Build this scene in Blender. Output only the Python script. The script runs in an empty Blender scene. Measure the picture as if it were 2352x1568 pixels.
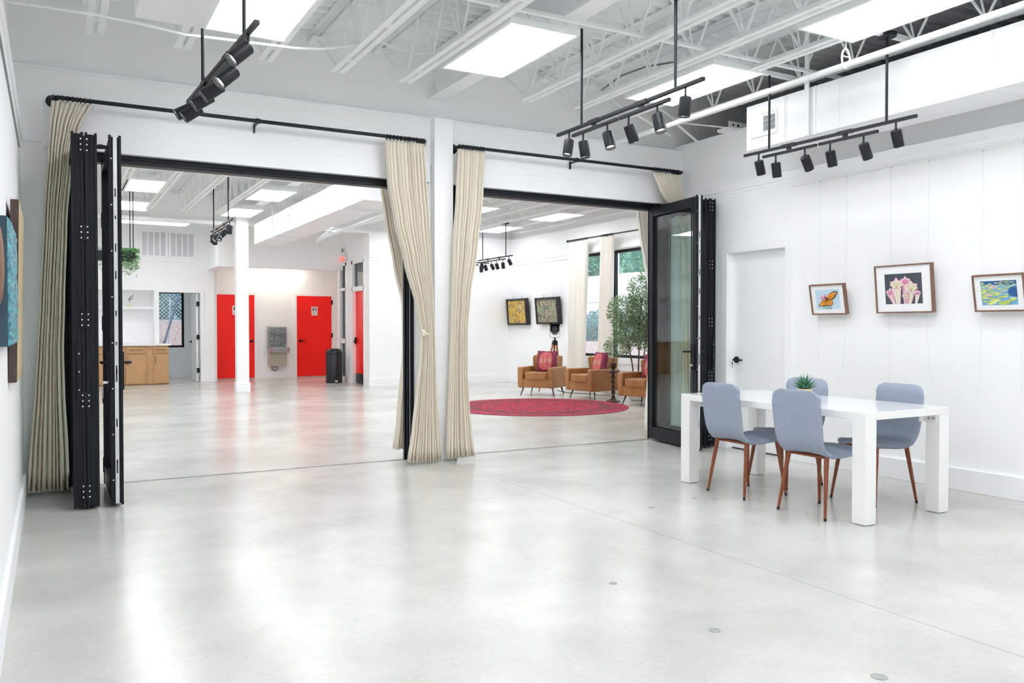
import bpy, bmesh, math, random
from mathutils import Vector, Matrix
R = math.radians
rnd = random.Random(11)
C = bpy.context.scene.collection
sc = bpy.context.scene

# ---------------------------------------------------------------- camera, world, exposure
cam = bpy.data.cameras.new('camera'); cam.sensor_width = 36.0; cam.lens = 1903.0/2352*36
cam.clip_start = 0.05; cam.clip_end = 300
co = bpy.data.objects.new('camera', cam); C.objects.link(co)
co.location = (0, 0, 1.32)
co.rotation_euler = (R(90) - math.atan(33/1903), 0, -math.atan2(1058, 1903))
sc.camera = co
sc.view_settings.view_transform = 'Standard'; sc.view_settings.look = 'None'
sc.view_settings.gamma = 1.0; sc.view_settings.use_curve_mapping = False
sc.view_settings.exposure = 0.0
try:
    cy = sc.cycles
    cy.max_bounces = 12; cy.diffuse_bounces = 12; cy.glossy_bounces = 4; cy.transmission_bounces = 4
    cy.transparent_max_bounces = 16; cy.sample_clamp_indirect = 6.0; cy.caustics_reflective = False
    cy.caustics_refractive = False; cy.use_denoising = True; cy.use_adaptive_sampling = True; cy.adaptive_threshold = 0.12; cy.adaptive_min_samples = 16
except Exception:
    pass
PANEL, PANEL_FAR = 9.7, 11.6                                     # radiance of the ceiling panels, near and far room
w = bpy.data.worlds.new('sky'); sc.world = w; w.use_nodes = True
nt = w.node_tree; bg = nt.nodes['Background']
bg.inputs['Color'].default_value = (0.80, 0.90, 1.0, 1); bg.inputs['Strength'].default_value = 3.0

# ---------------------------------------------------------------- materials
def lin(h):
    v = [int(h[i:i+2], 16)/255 for i in (0, 2, 4)]
    return tuple(c/12.92 if c <= 0.04045 else ((c+0.055)/1.055)**2.4 for c in v)
def mat(name, hexc, rough=0.5, metal=0.0, var=0.0, vscale=8.0, bump=0.0, bscale=60.0, hex2=None, spec=0.5, stretch=None, coat=0.0, emit=0.0, detail=4.0):
    m = bpy.data.materials.new(name); m.use_nodes = True
    n, l = m.node_tree.nodes, m.node_tree.links
    p = n['Principled BSDF']
    c = lin(hexc)
    p.inputs['Base Color'].default_value = (*c, 1); p.inputs['Roughness'].default_value = rough
    p.inputs['Metallic'].default_value = metal; p.inputs['Specular IOR Level'].default_value = spec
    p.inputs['Coat Weight'].default_value = coat
    tc = n.new('ShaderNodeTexCoord'); mp = n.new('ShaderNodeMapping'); l.new(tc.outputs['Object'], mp.inputs['Vector'])
    if stretch: mp.inputs['Scale'].default_value = stretch
    if var or hex2:
        no = n.new('ShaderNodeTexNoise'); no.inputs['Scale'].default_value = vscale; no.inputs['Detail'].default_value = detail
        l.new(mp.outputs['Vector'], no.inputs['Vector'])
        cr = n.new('ShaderNodeValToRGB')
        c2 = lin(hex2) if hex2 else tuple(x*(1-var) for x in c)
        c1 = c if hex2 else tuple(min(1, x*(1+var)) for x in c)
        cr.color_ramp.elements[0].position = 0.32; cr.color_ramp.elements[1].position = 0.68
        cr.color_ramp.elements[0].color = (*c2, 1); cr.color_ramp.elements[1].color = (*c1, 1)
        l.new(no.outputs['Fac'], cr.inputs['Fac']); l.new(cr.outputs['Color'], p.inputs['Base Color'])
    if bump:
        nb = n.new('ShaderNodeTexNoise'); nb.inputs['Scale'].default_value = bscale; nb.inputs['Detail'].default_value = 3
        l.new(mp.outputs['Vector'], nb.inputs['Vector'])
        b = n.new('ShaderNodeBump'); b.inputs['Strength'].default_value = bump; b.inputs['Distance'].default_value = 0.01
        l.new(nb.outputs['Fac'], b.inputs['Height']); l.new(b.outputs['Normal'], p.inputs['Normal'])
    if emit:
        p.inputs['Emission Color'].default_value = (*c, 1); p.inputs['Emission Strength'].default_value = emit
    return m
def glass(name, tint, reflect=1.0):
    m = bpy.data.materials.new(name); m.use_nodes = True
    n, l = m.node_tree.nodes, m.node_tree.links; n.clear()
    o = n.new('ShaderNodeOutputMaterial'); mx = n.new('ShaderNodeMixShader')
    t = n.new('ShaderNodeBsdfTransparent'); t.inputs['Color'].default_value = (*tint, 1)
    g = n.new('ShaderNodeBsdfGlossy'); g.inputs['Roughness'].default_value = 0.0; g.inputs['Color'].default_value = (reflect, reflect, reflect, 1)
    ge = n.new('ShaderNodeNewGeometry'); dt = n.new('ShaderNodeVectorMath'); dt.operation = 'DOT_PRODUCT'       # Schlick reflectance, the same from both sides of the pane
    l.new(ge.outputs['Normal'], dt.inputs[0]); l.new(ge.outputs['Incoming'], dt.inputs[1])
    def mth(op, a, b):
        q = n.new('ShaderNodeMath'); q.operation = op
        for i, v in enumerate((a, b)):
            if isinstance(v, (int, float)): q.inputs[i].default_value = v
            else: l.new(v, q.inputs[i])
        return q.outputs[0]
    c = mth('SUBTRACT', 1.0, mth('ABSOLUTE', dt.outputs['Value'], 0)); f = mth('MULTIPLY_ADD', mth('POWER', c, 5.0), 0.95); f.node.inputs[2].default_value = 0.05
    l.new(f, mx.inputs['Fac']); l.new(t.outputs[0], mx.inputs[1]); l.new(g.outputs[0], mx.inputs[2]); l.new(mx.outputs[0], o.inputs['Surface'])
    return m
M = {}
M['wall'] = mat('white_wall_paint', 'F7F8F8', 0.55, var=0.012, vscale=1.2, bump=0.03, bscale=160)
M['trim'] = mat('white_trim_paint', 'F7F8FA', 0.38, var=0.01, vscale=3)
M['steel_white'] = mat('white_painted_steel', 'F4F6F6', 0.5, var=0.02, vscale=6)
M['deck'] = mat('white_painted_deck', 'F2F4F4', 0.55, var=0.03, vscale=2)
M['duct'] = mat('white_painted_duct', 'F3F4F6', 0.45, var=0.015, vscale=3, bump=0.03, bscale=5)
M['black'] = mat('black_powder_coat', '12181D', 0.42, spec=0.3, var=0.12, vscale=40, bump=0.03, bscale=400)
M['black_metal'] = mat('black_satin_metal', '1B2025', 0.4, 0.2, var=0.1, vscale=30)
M['screw'] = mat('bright_screw_steel', 'E4E6E8', 0.25, 0.8, var=0.05, vscale=50)
M['strip'] = mat('silver_lock_strip', 'D9DBDC', 0.35, 0.35, var=0.06, vscale=20)
M['chrome'] = mat('polished_steel', 'C9CDD0', 0.18, 0.9, var=0.05, vscale=20)
M['steel'] = mat('brushed_steel', 'A6ABAB', 0.35, 0.55, var=0.06, vscale=30, stretch=(1, 1, 12))
M['grey_plastic'] = mat('grey_plastic', '7E8889', 0.4, var=0.04, vscale=12)
M['beige_metal'] = mat('beige_enamel', 'B3AE9D', 0.45, var=0.03, vscale=6)
M['red_door'] = mat('red_door_paint', 'FC1B14', 0.3, var=0.05, vscale=2.5, spec=0.35)
M['white_gloss'] = mat('white_lacquer', 'F3F4F3', 0.13, var=0.008, vscale=4, coat=0.3)
M['fabric'] = mat('blue_grey_woven_fabric', 'AEB5C4', 0.9, hex2='8791A5', vscale=380, bump=0.25, bscale=500, spec=0.15, stretch=(1, 1, 0.55))
M['walnut'] = mat('reddish_walnut_stain', '9A5534', 0.42, hex2='73381F', vscale=18, stretch=(6, 6, 0.6))
M['rubber'] = mat('dark_rubber', '2A2523', 0.7, var=0.1, vscale=30)
M['linen'] = mat('beige_linen', 'E4DCCD', 0.88, var=0.03, vscale=90, bump=0.12, bscale=300, spec=0.12)
M['linen_white'] = mat('ivory_linen', 'F2EFE7', 0.88, var=0.03, vscale=90, bump=0.1, bscale=300, spec=0.12)
M['leather'] = mat('tan_leather', 'B28152', 0.42, hex2='9E6D41', vscale=5, bump=0.12, bscale=120, spec=0.4)
M['oak'] = mat('light_oak_veneer', 'CDA57A', 0.45, hex2='B88C5E', vscale=9, stretch=(9, 9, 0.7))
M['oak_dark'] = mat('oak_edge', '9A7148', 0.5, hex2='86603B', vscale=9, stretch=(9, 9, 0.7))
M['frame_wood'] = mat('brown_frame_wood', '8E6957', 0.5, hex2='765243', vscale=12, stretch=(3, 3, 3))
M['frame_black'] = mat('dark_brown_frame', '2E2825', 0.45, hex2='1F1B19', vscale=10)
M['matboard'] = mat('white_mat_board', 'F3F3F4', 0.8, var=0.01, vscale=30)
M['terra'] = mat('pale_peach_ceramic', 'EBCFA6', 0.5, var=0.03, vscale=20)
M['succulent'] = mat('green_succulent', '4F8A6A', 0.5, hex2='2E6650', vscale=20)
M['leaf'] = mat('green_leaf', '6FA364', 0.55, hex2='3F7A45', vscale=6)
M['leaf_olive'] = mat('olive_leaf', 'AFC39C', 0.55, hex2='6E9068', vscale=9)
M['bark'] = mat('brown_bark', '7A5F4C', 0.8, hex2='5A4334', vscale=25, bump=0.3)
M['stone_white'] = mat('white_ceramic_pot', 'E9E7E2', 0.5, var=0.03, vscale=10)
M['dark_wood'] = mat('dark_turned_wood', '4B3022', 0.45, hex2='33201A', vscale=20)
M['tripod_wood'] = mat('honey_tripod_wood', 'AD6A2F', 0.45, hex2='8F5020', vscale=14, stretch=(5, 5, 0.8))
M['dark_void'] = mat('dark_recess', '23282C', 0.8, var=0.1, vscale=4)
M['opening_shade'] = mat('painted_opening_shade', '141B2A', 0.8, spec=0.1, var=0.1, vscale=30)
M['vent_grey'] = mat('pale_grey_glass_panel', 'D3D3D8', 0.35, var=0.03, vscale=20)
M['sign_white'] = mat('white_sign_plastic', 'EDE6E4', 0.5, var=0.02, vscale=20)
M['sign_black'] = mat('black_sign_print', '20262C', 0.5, var=0.05, vscale=20)
M['bin'] = mat('black_bin_plastic', '171E24', 0.32, var=0.1, vscale=15)
M['wire'] = mat('pale_grey_wire', 'D0D3D5', 0.5, var=0.02, vscale=30)
M['sealed'] = mat('light_zinc_disc', 'A9ABA9', 0.35, 0.3, var=0.06, vscale=30)
M['amber'] = mat('amber_glass_vase', 'E8DDBC', 0.15, var=0.04, vscale=20)
M['teal'] = mat('teal_resin_paint', '5FB4BE', 0.3, hex2='1F5E74', vscale=38, bump=1.0, bscale=45)
M['teal_side'] = mat('dark_teal_edge', '334D5C', 0.5, hex2='2A3F4C', vscale=8)
M['board_edge'] = mat('dark_brown_bark_edge', '5C4A45', 0.7, hex2='4A3A36', vscale=14)
M['board_face'] = mat('pale_maple_slab', 'D9C7A0', 0.45, hex2='B69A6C', vscale=6, stretch=(3, 3, 0.6))
M['carved'] = mat('brown_carved_wood', '8A5B3C', 0.5, hex2='6A412A', vscale=8)
M['glass'] = glass('clear_green_tinted_glass', (0.955, 0.985, 0.978))
M['glass_win'] = glass('window_glass', (0.97, 0.99, 0.99))
M['glass_dark'] = glass('grey_tinted_glass', (0.42, 0.46, 0.48))
M['mulch'] = mat('reddish_mulch', 'C9AFA8', 0.95, hex2='94807E', vscale=22, bump=0.5, bscale=80)
M['hedge'] = mat('dark_hedge_leaves', '86AEA6', 0.7, hex2='3F6B70', vscale=5)
M['treeleaf'] = mat('broad_tree_leaves', 'A6D2BC', 0.7, hex2='4F8676', vscale=2.2)
M['treelight'] = mat('bright_green_tree_leaves', 'BCE6A4', 0.7, hex2='63A060', vscale=2.2)  # brighter green than the other trees, mottled with a darker green
M['galv'] = mat('galvanised_wire', 'B9C4CA', 0.5, 0.1, var=0.05, vscale=30)
M['bluegrey_pole'] = mat('blue_grey_pole', '6F8395', 0.5, var=0.06, vscale=20)
M['shaft'] = mat('pale_blue_shaft', 'C9D5E2', 0.5, var=0.06, vscale=20)
M['white_ext'] = mat('white_stucco', 'F6F7F8', 0.8, var=0.02, vscale=4)
M['panel_glow'] = mat('lit_diffuser', 'F8FAFF', 0.5, emit=PANEL)
M['panel_glow_far'] = mat('bright_lit_diffuser', 'F8FAFF', 0.5, emit=PANEL_FAR)
M['lamp_glow'] = mat('lit_lens', 'FFFBF4', 0.5, emit=6.0)
M['cove_glow'] = mat('lit_cove_strip', 'FFF8EA', 0.5, emit=48.0)
M['exit_glow'] = mat('lit_red_letters', 'FF5A48', 0.5, emit=1.2)
for k in ('lamp_glow', 'exit_glow'):
    try: M[k].cycles.emission_sampling = 'NONE'
    except Exception: pass
def floor_material():
    m = mat('polished_concrete', 'D9D7CF', 0.16)
    n, l = m.node_tree.nodes, m.node_tree.links; p = n['Principled BSDF']
    tc = n.new('ShaderNodeTexCoord')
    a = n.new('ShaderNodeTexNoise'); a.inputs['Scale'].default_value = 0.9; a.inputs['Detail'].default_value = 8; a.inputs['Roughness'].default_value = 0.62
    b = n.new('ShaderNodeTexNoise'); b.inputs['Scale'].default_value = 34; b.inputs['Detail'].default_value = 4
    l.new(tc.outputs['Object'], a.inputs['Vector']); l.new(tc.outputs['Object'], b.inputs['Vector'])
    r1 = n.new('ShaderNodeValToRGB'); e = r1.color_ramp.elements
    e[0].position = 0.36; e[0].color = (*lin('BCBBB5'), 1); e[1].position = 0.64; e[1].color = (*lin('D0CFC9'), 1)
    r2 = n.new('ShaderNodeValToRGB'); e = r2.color_ramp.elements
    e[0].position = 0.30; e[0].color = (0.945, 0.945, 0.94, 1); e[1].position = 0.55; e[1].color = (1, 1, 1, 1)
    l.new(a.outputs['Fac'], r1.inputs['Fac']); l.new(b.outputs['Fac'], r2.inputs['Fac'])
    mx = n.new('ShaderNodeMix'); mx.data_type = 'RGBA'; mx.blend_type = 'MULTIPLY'; mx.inputs['Factor'].default_value = 1
    l.new(r1.outputs['Color'], mx.inputs['A']); l.new(r2.outputs['Color'], mx.inputs['B']); l.new(mx.outputs['Result'], p.inputs['Base Color'])
    rr = n.new('ShaderNodeMapRange'); rr.inputs['To Min'].default_value = 0.17; rr.inputs['To Max'].default_value = 0.26
    l.new(a.outputs['Fac'], rr.inputs['Value']); l.new(rr.outputs['Result'], p.inputs['Roughness'])
    bp = n.new('ShaderNodeBump'); bp.inputs['Strength'].default_value = 0.06; bp.inputs['Distance'].default_value = 0.02
    c = n.new('ShaderNodeTexNoise'); c.inputs['Scale'].default_value = 3.5; c.inputs['Detail'].default_value = 2
    l.new(tc.outputs['Object'], c.inputs['Vector']); l.new(c.outputs['Fac'], bp.inputs['Height']); l.new(bp.outputs['Normal'], p.inputs['Normal'])
    p.inputs['Specular IOR Level'].default_value = 0.30
    return m
M['floor'] = floor_material()
def ramp_material(name, stops, build, rough=0.7):
    """A colour ramp driven by whatever build(nodes, links, texcoord) returns."""
    m = bpy.data.materials.new(name); m.use_nodes = True
    n, l = m.node_tree.nodes, m.node_tree.links; p = n['Principled BSDF']; p.inputs['Roughness'].default_value = rough
    tc = n.new('ShaderNodeTexCoord'); out = build(n, l, tc)
    cr = n.new('ShaderNodeValToRGB'); e = cr.color_ramp.elements
    while len(e) < len(stops): e.new(0.5)
    for i, (pos, hx) in enumerate(stops): e[i].position = pos; e[i].color = (*lin(hx), 1)
    l.new(out, cr.inputs['Fac']); l.new(cr.outputs['Color'], p.inputs['Base Color'])
    return m
def rug_build(n, l, tc):
    ln = n.new('ShaderNodeVectorMath'); ln.operation = 'LENGTH'; l.new(tc.outputs['Object'], ln.inputs[0])
    vo = n.new('ShaderNodeTexVoronoi'); vo.inputs['Scale'].default_value = 13; l.new(tc.outputs['Object'], vo.inputs['Vector'])
    no = n.new('ShaderNodeTexNoise'); no.inputs['Scale'].default_value = 17; no.inputs['Detail'].default_value = 6; l.new(tc.outputs['Object'], no.inputs['Vector'])
    a = n.new('ShaderNodeMath'); a.operation = 'MULTIPLY'; a.inputs[1].default_value = 0.62; l.new(ln.outputs['Value'], a.inputs[0])
    b = n.new('ShaderNodeMath'); b.operation = 'MULTIPLY_ADD'; b.inputs[1].default_value = 0.30; l.new(vo.outputs['Distance'], b.inputs[0]); l.new(a.outputs[0], b.inputs[2])
    c = n.new('ShaderNodeMath'); c.operation = 'MULTIPLY_ADD'; c.inputs[1].default_value = 0.34; l.new(no.outputs['Fac'], c.inputs[0]); l.new(b.outputs[0], c.inputs[2])
    d = n.new('ShaderNodeMath'); d.operation = 'SUBTRACT'; d.inputs[1].default_value = 0.24; l.new(c.outputs[0], d.inputs[0])
    return d.outputs[0]
RUGST = [(0.0, '6E1830'), (0.10, 'B83048'), (0.16, '3C1628'), (0.22, 'B01E3C'), (0.30, 'BC3A52'), (0.36, '521C30'), (0.40, 'B4243F'), (0.50, 'A61C38'),
         (0.56, '5C1A2E'), (0.61, 'BE4058'), (0.68, 'AC1E3A'), (0.75, '581A2C'), (0.79, '46503E'), (0.83, 'AC344C'), (0.89, '6C1E32'), (0.94, 'AE3850')]
M['rug'] = ramp_material('red_persian_wool', RUGST, rug_build, 0.95)
def art_build(scale, warp, ang):
    def f(n, l, tc):
        mp = n.new('ShaderNodeMapping'); mp.inputs['Rotation'].default_value = (ang, ang*0.7, ang*0.4); l.new(tc.outputs['Object'], mp.inputs['Vector'])
        no = n.new('ShaderNodeTexNoise'); no.inputs['Scale'].default_value = scale; no.inputs['Detail'].default_value = 3; no.inputs['Distortion'].default_value = warp
        l.new(mp.outputs['Vector'], no.inputs['Vector']); return no.outputs['Fac']
    return f
M['abstract_yellow'] = ramp_material('yellow_brown_abstract_paint', [(0.30, '5A3B22'), (0.38, 'C9A03B'), (0.44, 'D9B84A'), (0.49, '6E5026'), (0.53, 'D8C08C'), (0.58, 'B98A34'), (0.63, 'E2C65C'), (0.70, '7A4A2C')], art_build(1.7, 2.6, 0.6), 0.5)
M['abstract_green'] = ramp_material('mixed_green_brown_abstract_paint', [(0.30, '25423A'), (0.38, '9A7466'), (0.43, '3F7A66'), (0.48, 'D2BCA4'), (0.52, '5A3440'), (0.56, '74A892'), (0.61, 'C0A94E'), (0.68, '7E4450')], art_build(3.4, 2.2, 1.1), 0.5)
def pillow_build(n, l, tc):
    v = n.new('ShaderNodeTexVoronoi'); v.inputs['Scale'].default_value = 36; v.distance = 'MANHATTAN'; l.new(tc.outputs['Object'], v.inputs['Vector'])
    no = n.new('ShaderNodeTexNoise'); no.inputs['Scale'].default_value = 20; l.new(tc.outputs['Object'], no.inputs['Vector'])
    m2 = n.new('ShaderNodeMath'); m2.operation = 'MULTIPLY_ADD'; m2.inputs[1].default_value = 0.4; l.new(no.outputs['Fac'], m2.inputs[0]); l.new(v.outputs['Distance'], m2.inputs[2])
    return m2.outputs[0]
M['kilim'] = ramp_material('red_kilim_weave', [(0.25, 'C9A79A'), (0.36, '6A2238'), (0.46, '33203C'), (0.58, '98293F'), (0.70, '30203A'), (0.85, '8A3A50')], pillow_build, 0.95)
M['kilim_mid'] = mat('red_kilim_medallion', 'B82A42', 0.95, hex2='D98A86', vscale=60)
M['kilim_cream'] = mat('cream_kilim_diamond', 'DDBE9F', 0.95, hex2='A8505F', vscale=70)
for k, h in dict(sky_blue='C6DCEB', orange='F09A2B', ink='2B2B2E', pinkflower='D98FB5', stem='7FA58E', charcoal='4A4E58', pinkpale='EBC7CE', rose='C9808C', palegreen='D9DDB4', deepblue='2C5E96', waterblue='7FB1DA', lily='B6CF62', lilylight='DDE59A', white='F2F2F2').items():
    M[k] = mat('paint_' + k, h, 0.6, var=0.06, vscale=60)

# ---------------------------------------------------------------- mesh builder and scene helpers
ORG = {}
def org(o): return ORG.get(o.name, Vector((0, 0, 0))) if o else Vector((0, 0, 0))
class MB:
    def __init__(s): s.bm = bmesh.new(); s.mi = 0
    def face(s, vs):
        try:
            f = s.bm.faces.new(vs); f.material_index = s.mi; return f
        except ValueError:
            return None
    def pts(s, ps): return [s.bm.verts.new(p) for p in ps]
    def poly(s, ps): return s.face(s.pts(ps))
    def hexa(s, p):
        v = s.pts(p)
        for q in ((0, 3, 2, 1), (4, 5, 6, 7), (0, 1, 5, 4), (1, 2, 6, 5), (2, 3, 7, 6), (3, 0, 4, 7)): s.face([v[i] for i in q])
    def box(s, x0, y0, z0, x1, y1, z1):
        x0, x1 = min(x0, x1), max(x0, x1); y0, y1 = min(y0, y1), max(y0, y1); z0, z1 = min(z0, z1), max(z0, z1)
        s.hexa([(x0, y0, z0), (x1, y0, z0), (x1, y1, z0), (x0, y1, z0), (x0, y0, z1), (x1, y0, z1), (x1, y1, z1), (x0, y1, z1)]); return s
    def obox(s, c, h, m):
        c = Vector(c); q = []
        for z in (-1, 1):
            for x, y in ((-1, -1), (1, -1), (1, 1), (-1, 1)): q.append(c + m @ Vector((x*h[0], y*h[1], z*h[2])))
        s.hexa(q); return s
    def bar(s, a, b, w, d, up=(0, 0, 1)):
        a, b = Vector(a), Vector(b); z = (b-a); L = z.length; z.normalize()
        x = z.cross(Vector(up)); x = x.normalized() if x.length > 1e-4 else Vector((1, 0, 0)); y = z.cross(x)
        s.obox((a+b)/2, (w/2, d/2, L/2), Matrix((x, y, z)).transposed()); return s
    def ring(s, c, x, y, r, n, sq=1.0): return s.pts([c + x*(r*math.cos(2*math.pi*i/n)) + y*(r*sq*math.sin(2*math.pi*i/n)) for i in range(n)])
    def skin(s, rings, cap=True, loop=False):
        for a, b in zip(rings, rings[1:] + ([rings[0]] if loop else [])):
            n = len(a)
            for i in range(n): s.face([a[i], a[(i+1) % n], b[(i+1) % n], b[i]])
        if cap and not loop: s.face(list(reversed(rings[0]))); s.face(rings[-1])
    def tube(s, ps, r, n=8, cap=True, loop=False):
        ps = [Vector(p) for p in ps]; rr = r if isinstance(r, (list, tuple)) else [r]*len(ps)
        rings = []; x = None
        for i, p in enumerate(ps):
            t = (ps[(i+1) % len(ps)] - ps[i-1]) if loop else (ps[min(i+1, len(ps)-1)] - ps[max(i-1, 0)])
            t.normalize()
            if x is None:
                u = Vector((0, 0, 1)) if abs(t.z) < 0.9 else Vector((1, 0, 0)); x = t.cross(u).normalized()
            else:
                x = (x - t*x.dot(t)).normalized()
            rings.append(s.ring(p, x, t.cross(x), rr[i], n))
        s.skin(rings, cap, loop); return s
    def cyl(s, a, b, r0, r1=None, n=16, cap=True): return s.tube([a, b], [r0, r0 if r1 is None else r1], n, cap)
    def lathe(s, prof, c=(0, 0, 0), n=24, axis='z', cap=True):
        c = Vector(c); ax = {'z': ((1, 0, 0), (0, 1, 0), (0, 0, 1)), 'y': ((1, 0, 0), (0, 0, -1), (0, 1, 0)), 'x': ((0, 1, 0), (0, 0, 1), (1, 0, 0))}[axis]
        x, y, z = map(Vector, ax)
        s.skin([s.ring(c + z*h, x, y, max(r, 1e-4), n) for r, h in prof], cap); return s
    def prism(s, poly, f, a, b):
        """Extrude a 2-D outline; f(u, v, t) places it, t from a to b."""
        lo = s.pts([f(u, v, a) for u, v in poly]); hi = s.pts([f(u, v, b) for u, v in poly])
        s.skin([lo, hi]); return s
    def grid(s, rows, closed=False):
        vs = [s.pts(r) for r in rows]
        for a, b in zip(vs, vs[1:]):
            for i in range(len(a) - (0 if closed else 1)): s.face([a[i], a[(i+1) % len(a)], b[(i+1) % len(a)], b[i]])
        return vs
    def ball(s, c, r, n=12, m=8, sq=(1, 1, 1)):
        c = Vector(c)
        rings = []
        for j in range(1, m):
            t = math.pi*j/m; rings.append(s.pts([c + Vector((r*sq[0]*math.sin(t)*math.cos(2*math.pi*i/n), r*sq[1]*math.sin(t)*math.sin(2*math.pi*i/n), -r*sq[2]*math.cos(t))) for i in range(n)]))
        s.skin(rings); return s
    def build(s, name, m, parent=None, smooth=None, bevel=0.0, segs=2, fix=True, solid=0.0, sub=0):
        if fix: bmesh.ops.recalc_face_normals(s.bm, faces=s.bm.faces)
        v = org(parent)
        if parent: bmesh.ops.translate(s.bm, verts=s.bm.verts, vec=-v)
        me = bpy.data.meshes.new(name); s.bm.to_mesh(me); s.bm.free()
        for q in (m if isinstance(m, (list, tuple)) else [m]): me.materials.append(M[q] if isinstance(q, str) else q)
        if smooth is not None:
            for p in me.polygons: p.use_smooth = True
            me.set_sharp_from_angle(angle=R(smooth))
        o = bpy.data.objects.new(name, me); C.objects.link(o)
        if parent:
            o.parent = parent; ORG[o.name] = v
        if solid:
            q = o.modifiers.new('solid', 'SOLIDIFY'); q.thickness = solid; q.offset = 0
        if bevel:
            q = o.modifiers.new('bevel', 'BEVEL'); q.width = bevel; q.segments = segs; q.limit_method = 'ANGLE'; q.angle_limit = R(40)
        if sub:
            q = o.modifiers.new('sub', 'SUBSURF'); q.levels = sub; q.render_levels = sub
        return o
def tag(o, label=None, cat=None, group=None, kind=None):
    if label: o['label'] = label
    if cat: o['category'] = cat
    if group: o['group'] = group
    if kind: o['kind'] = kind
    return o
def thing(name, label, cat, loc=(0, 0, 0), rz=0.0, group=None, local=False):
    """An Empty at the thing's base; parts are given in world coordinates unless local=True."""
    o = bpy.data.objects.new(name, None); C.objects.link(o); o.empty_display_size = 0.1
    o.location = loc; o.rotation_euler = (0, 0, rz)
    ORG[o.name] = Vector((0, 0, 0)) if local else Vector(loc)
    return tag(o, label, cat, group)
def kids(o): return [c for c in C.objects if c.parent == o]
def copy_tree(o, parent=None, depth=0):
    c = o.copy(); C.objects.link(c)
    if parent: c.parent = parent
    if depth < 2:
        for ch in list(o.children): copy_tree(ch, c, depth+1)
    return c
def dup(root, loc, rz, label, group=None):
    c = copy_tree(root); c.location = loc; c.rotation_euler = (0, 0, rz); c['label'] = label
    if group: c['group'] = group
    return c
def struct(name, mb, m, parent=None, **k):
    o = mb.build(name, m, parent, **k)
    if not parent: o['kind'] = 'structure'
    return o
def one(name, label, cat, mb, m, group=None, **k): return tag(mb.build(name, m, None, **k), label, cat, group)
def text(body, size, loc, rot, m, parent, name='lettering', ext=0.0008):
    cu = bpy.data.curves.new(name, 'FONT'); cu.body = body; cu.size = size; cu.align_x = 'CENTER'; cu.align_y = 'CENTER'; cu.extrude = ext
    tmp = bpy.data.objects.new(name, cu); C.objects.link(tmp); me = bpy.data.meshes.new_from_object(tmp); bpy.data.objects.remove(tmp)
    me.materials.clear(); me.materials.append(M[m]); o = bpy.data.objects.new(name, me); C.objects.link(o)
    o.parent = parent; o.location = Vector(loc) - org(parent); o.rotation_euler = rot; return o
def B(*a): return MB().box(*a)
ORD = 'first second third fourth fifth sixth seventh eighth ninth tenth eleventh twelfth thirteenth fourteenth fifteenth sixteenth seventeenth'.split()
# ---------------------------------------------------------------- the setting
struct('floor', B(-7.3, -6.4, -0.2, 10.1, 23.75, 0), 'floor')
def deck():
    m = MB(); y = -6.3; a = []; P = 0.152
    while y < 21.2:
        a += [(y, 4.045), (y+0.045, 4.045), (y+0.065, 4.085), (y+0.132, 4.085)]; y += P
    m.grid([[(-7.3, q[0], q[1]) for q in a], [(10.1, q[0], q[1]) for q in a]])
    m.box(-7.3, -6.4, 4.10, 10.1, 21.3, 4.25)
    struct('ceiling', m, 'deck')
deck()
# near room
struct('wall_left', B(-0.45, -6.2, 0, -0.2, 7.6, 2.80).box(-0.45, -6.2, 2.80, -0.27, 7.7, 4.1), 'wall')
struct('trim_1', B(-0.30, -6.2, 2.79, -0.185, 7.6, 2.875), 'trim', bevel=0.004)
m = MB()
m.box(6.43, -6.2, 0, 6.7, 5.92, 2.80); m.box(6.43, 6.745, 0, 6.7, 7.6, 2.80); m.box(6.43, 5.92, 2.122, 6.7, 6.745, 2.80)
m.box(6.53, -6.2, 2.80, 6.7, 7.7, 3.43)
struct('wall_right', m, 'wall')
struct('trim_2', B(6.42, -6.2, 2.79, 6.56, 7.6, 2.872), 'trim', bevel=0.004)
struct('trim_3', B(6.50, -6.2, 3.43, 6.72, 7.7, 3.455), 'trim')
struct('wall_back', B(-0.5, -6.4, 0, 10.0, -6.2, 4.1), 'wall')
struct('wall_roofspace', B(9.75, -6.2, 2.5, 9.95, 7.7, 4.1).box(6.7, -6.2, 2.4, 9.75, 7.7, 2.5), 'dark_void')  # roof space surfaces coloured dark in place of the missing light
m = MB()
m.box(-0.2, 7.6, 0, 0.05, 7.85, 2.75); m.box(3.145, 7.6, 0, 3.545, 7.85, 2.75); m.box(6.335, 7.6, 0, 6.7, 7.85, 2.75)
m.box(-0.45, 7.6, 2.75, 6.72, 7.85, 3.385); m.box(-7.3, 7.7, 3.385, 9.95, 7.9, 4.1)
m.box(-7.3, 7.65, 0, -0.2, 7.85, 3.385); m.box(6.7, 7.65, 0, 9.95, 7.85, 3.385)
struct('wall_partition', m, 'wall')
m = MB()
m.box(-0.05, 7.582, 2.75, 3.285, 7.602, 3.19); m.box(3.52, 7.582, 2.75, 6.42, 7.602, 3.19)
m.box(0.0, 7.57, 2.75, 3.285, 7.602, 2.92); m.box(3.52, 7.57, 2.75, 6.42, 7.602, 2.92); m.box(-0.2, 7.585, 2.79, -0.05, 7.61, 2.872)
struct('trim_4', m, 'trim', bevel=0.003)
struct('trim_5', B(3.30, 7.50, 0, 3.502, 7.62, 3.378), 'trim', bevel=0.004)
struct('trim_6', B(-0.45, 7.585, 3.37, 6.6, 7.72, 3.392), 'trim', bevel=0.003)
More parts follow.
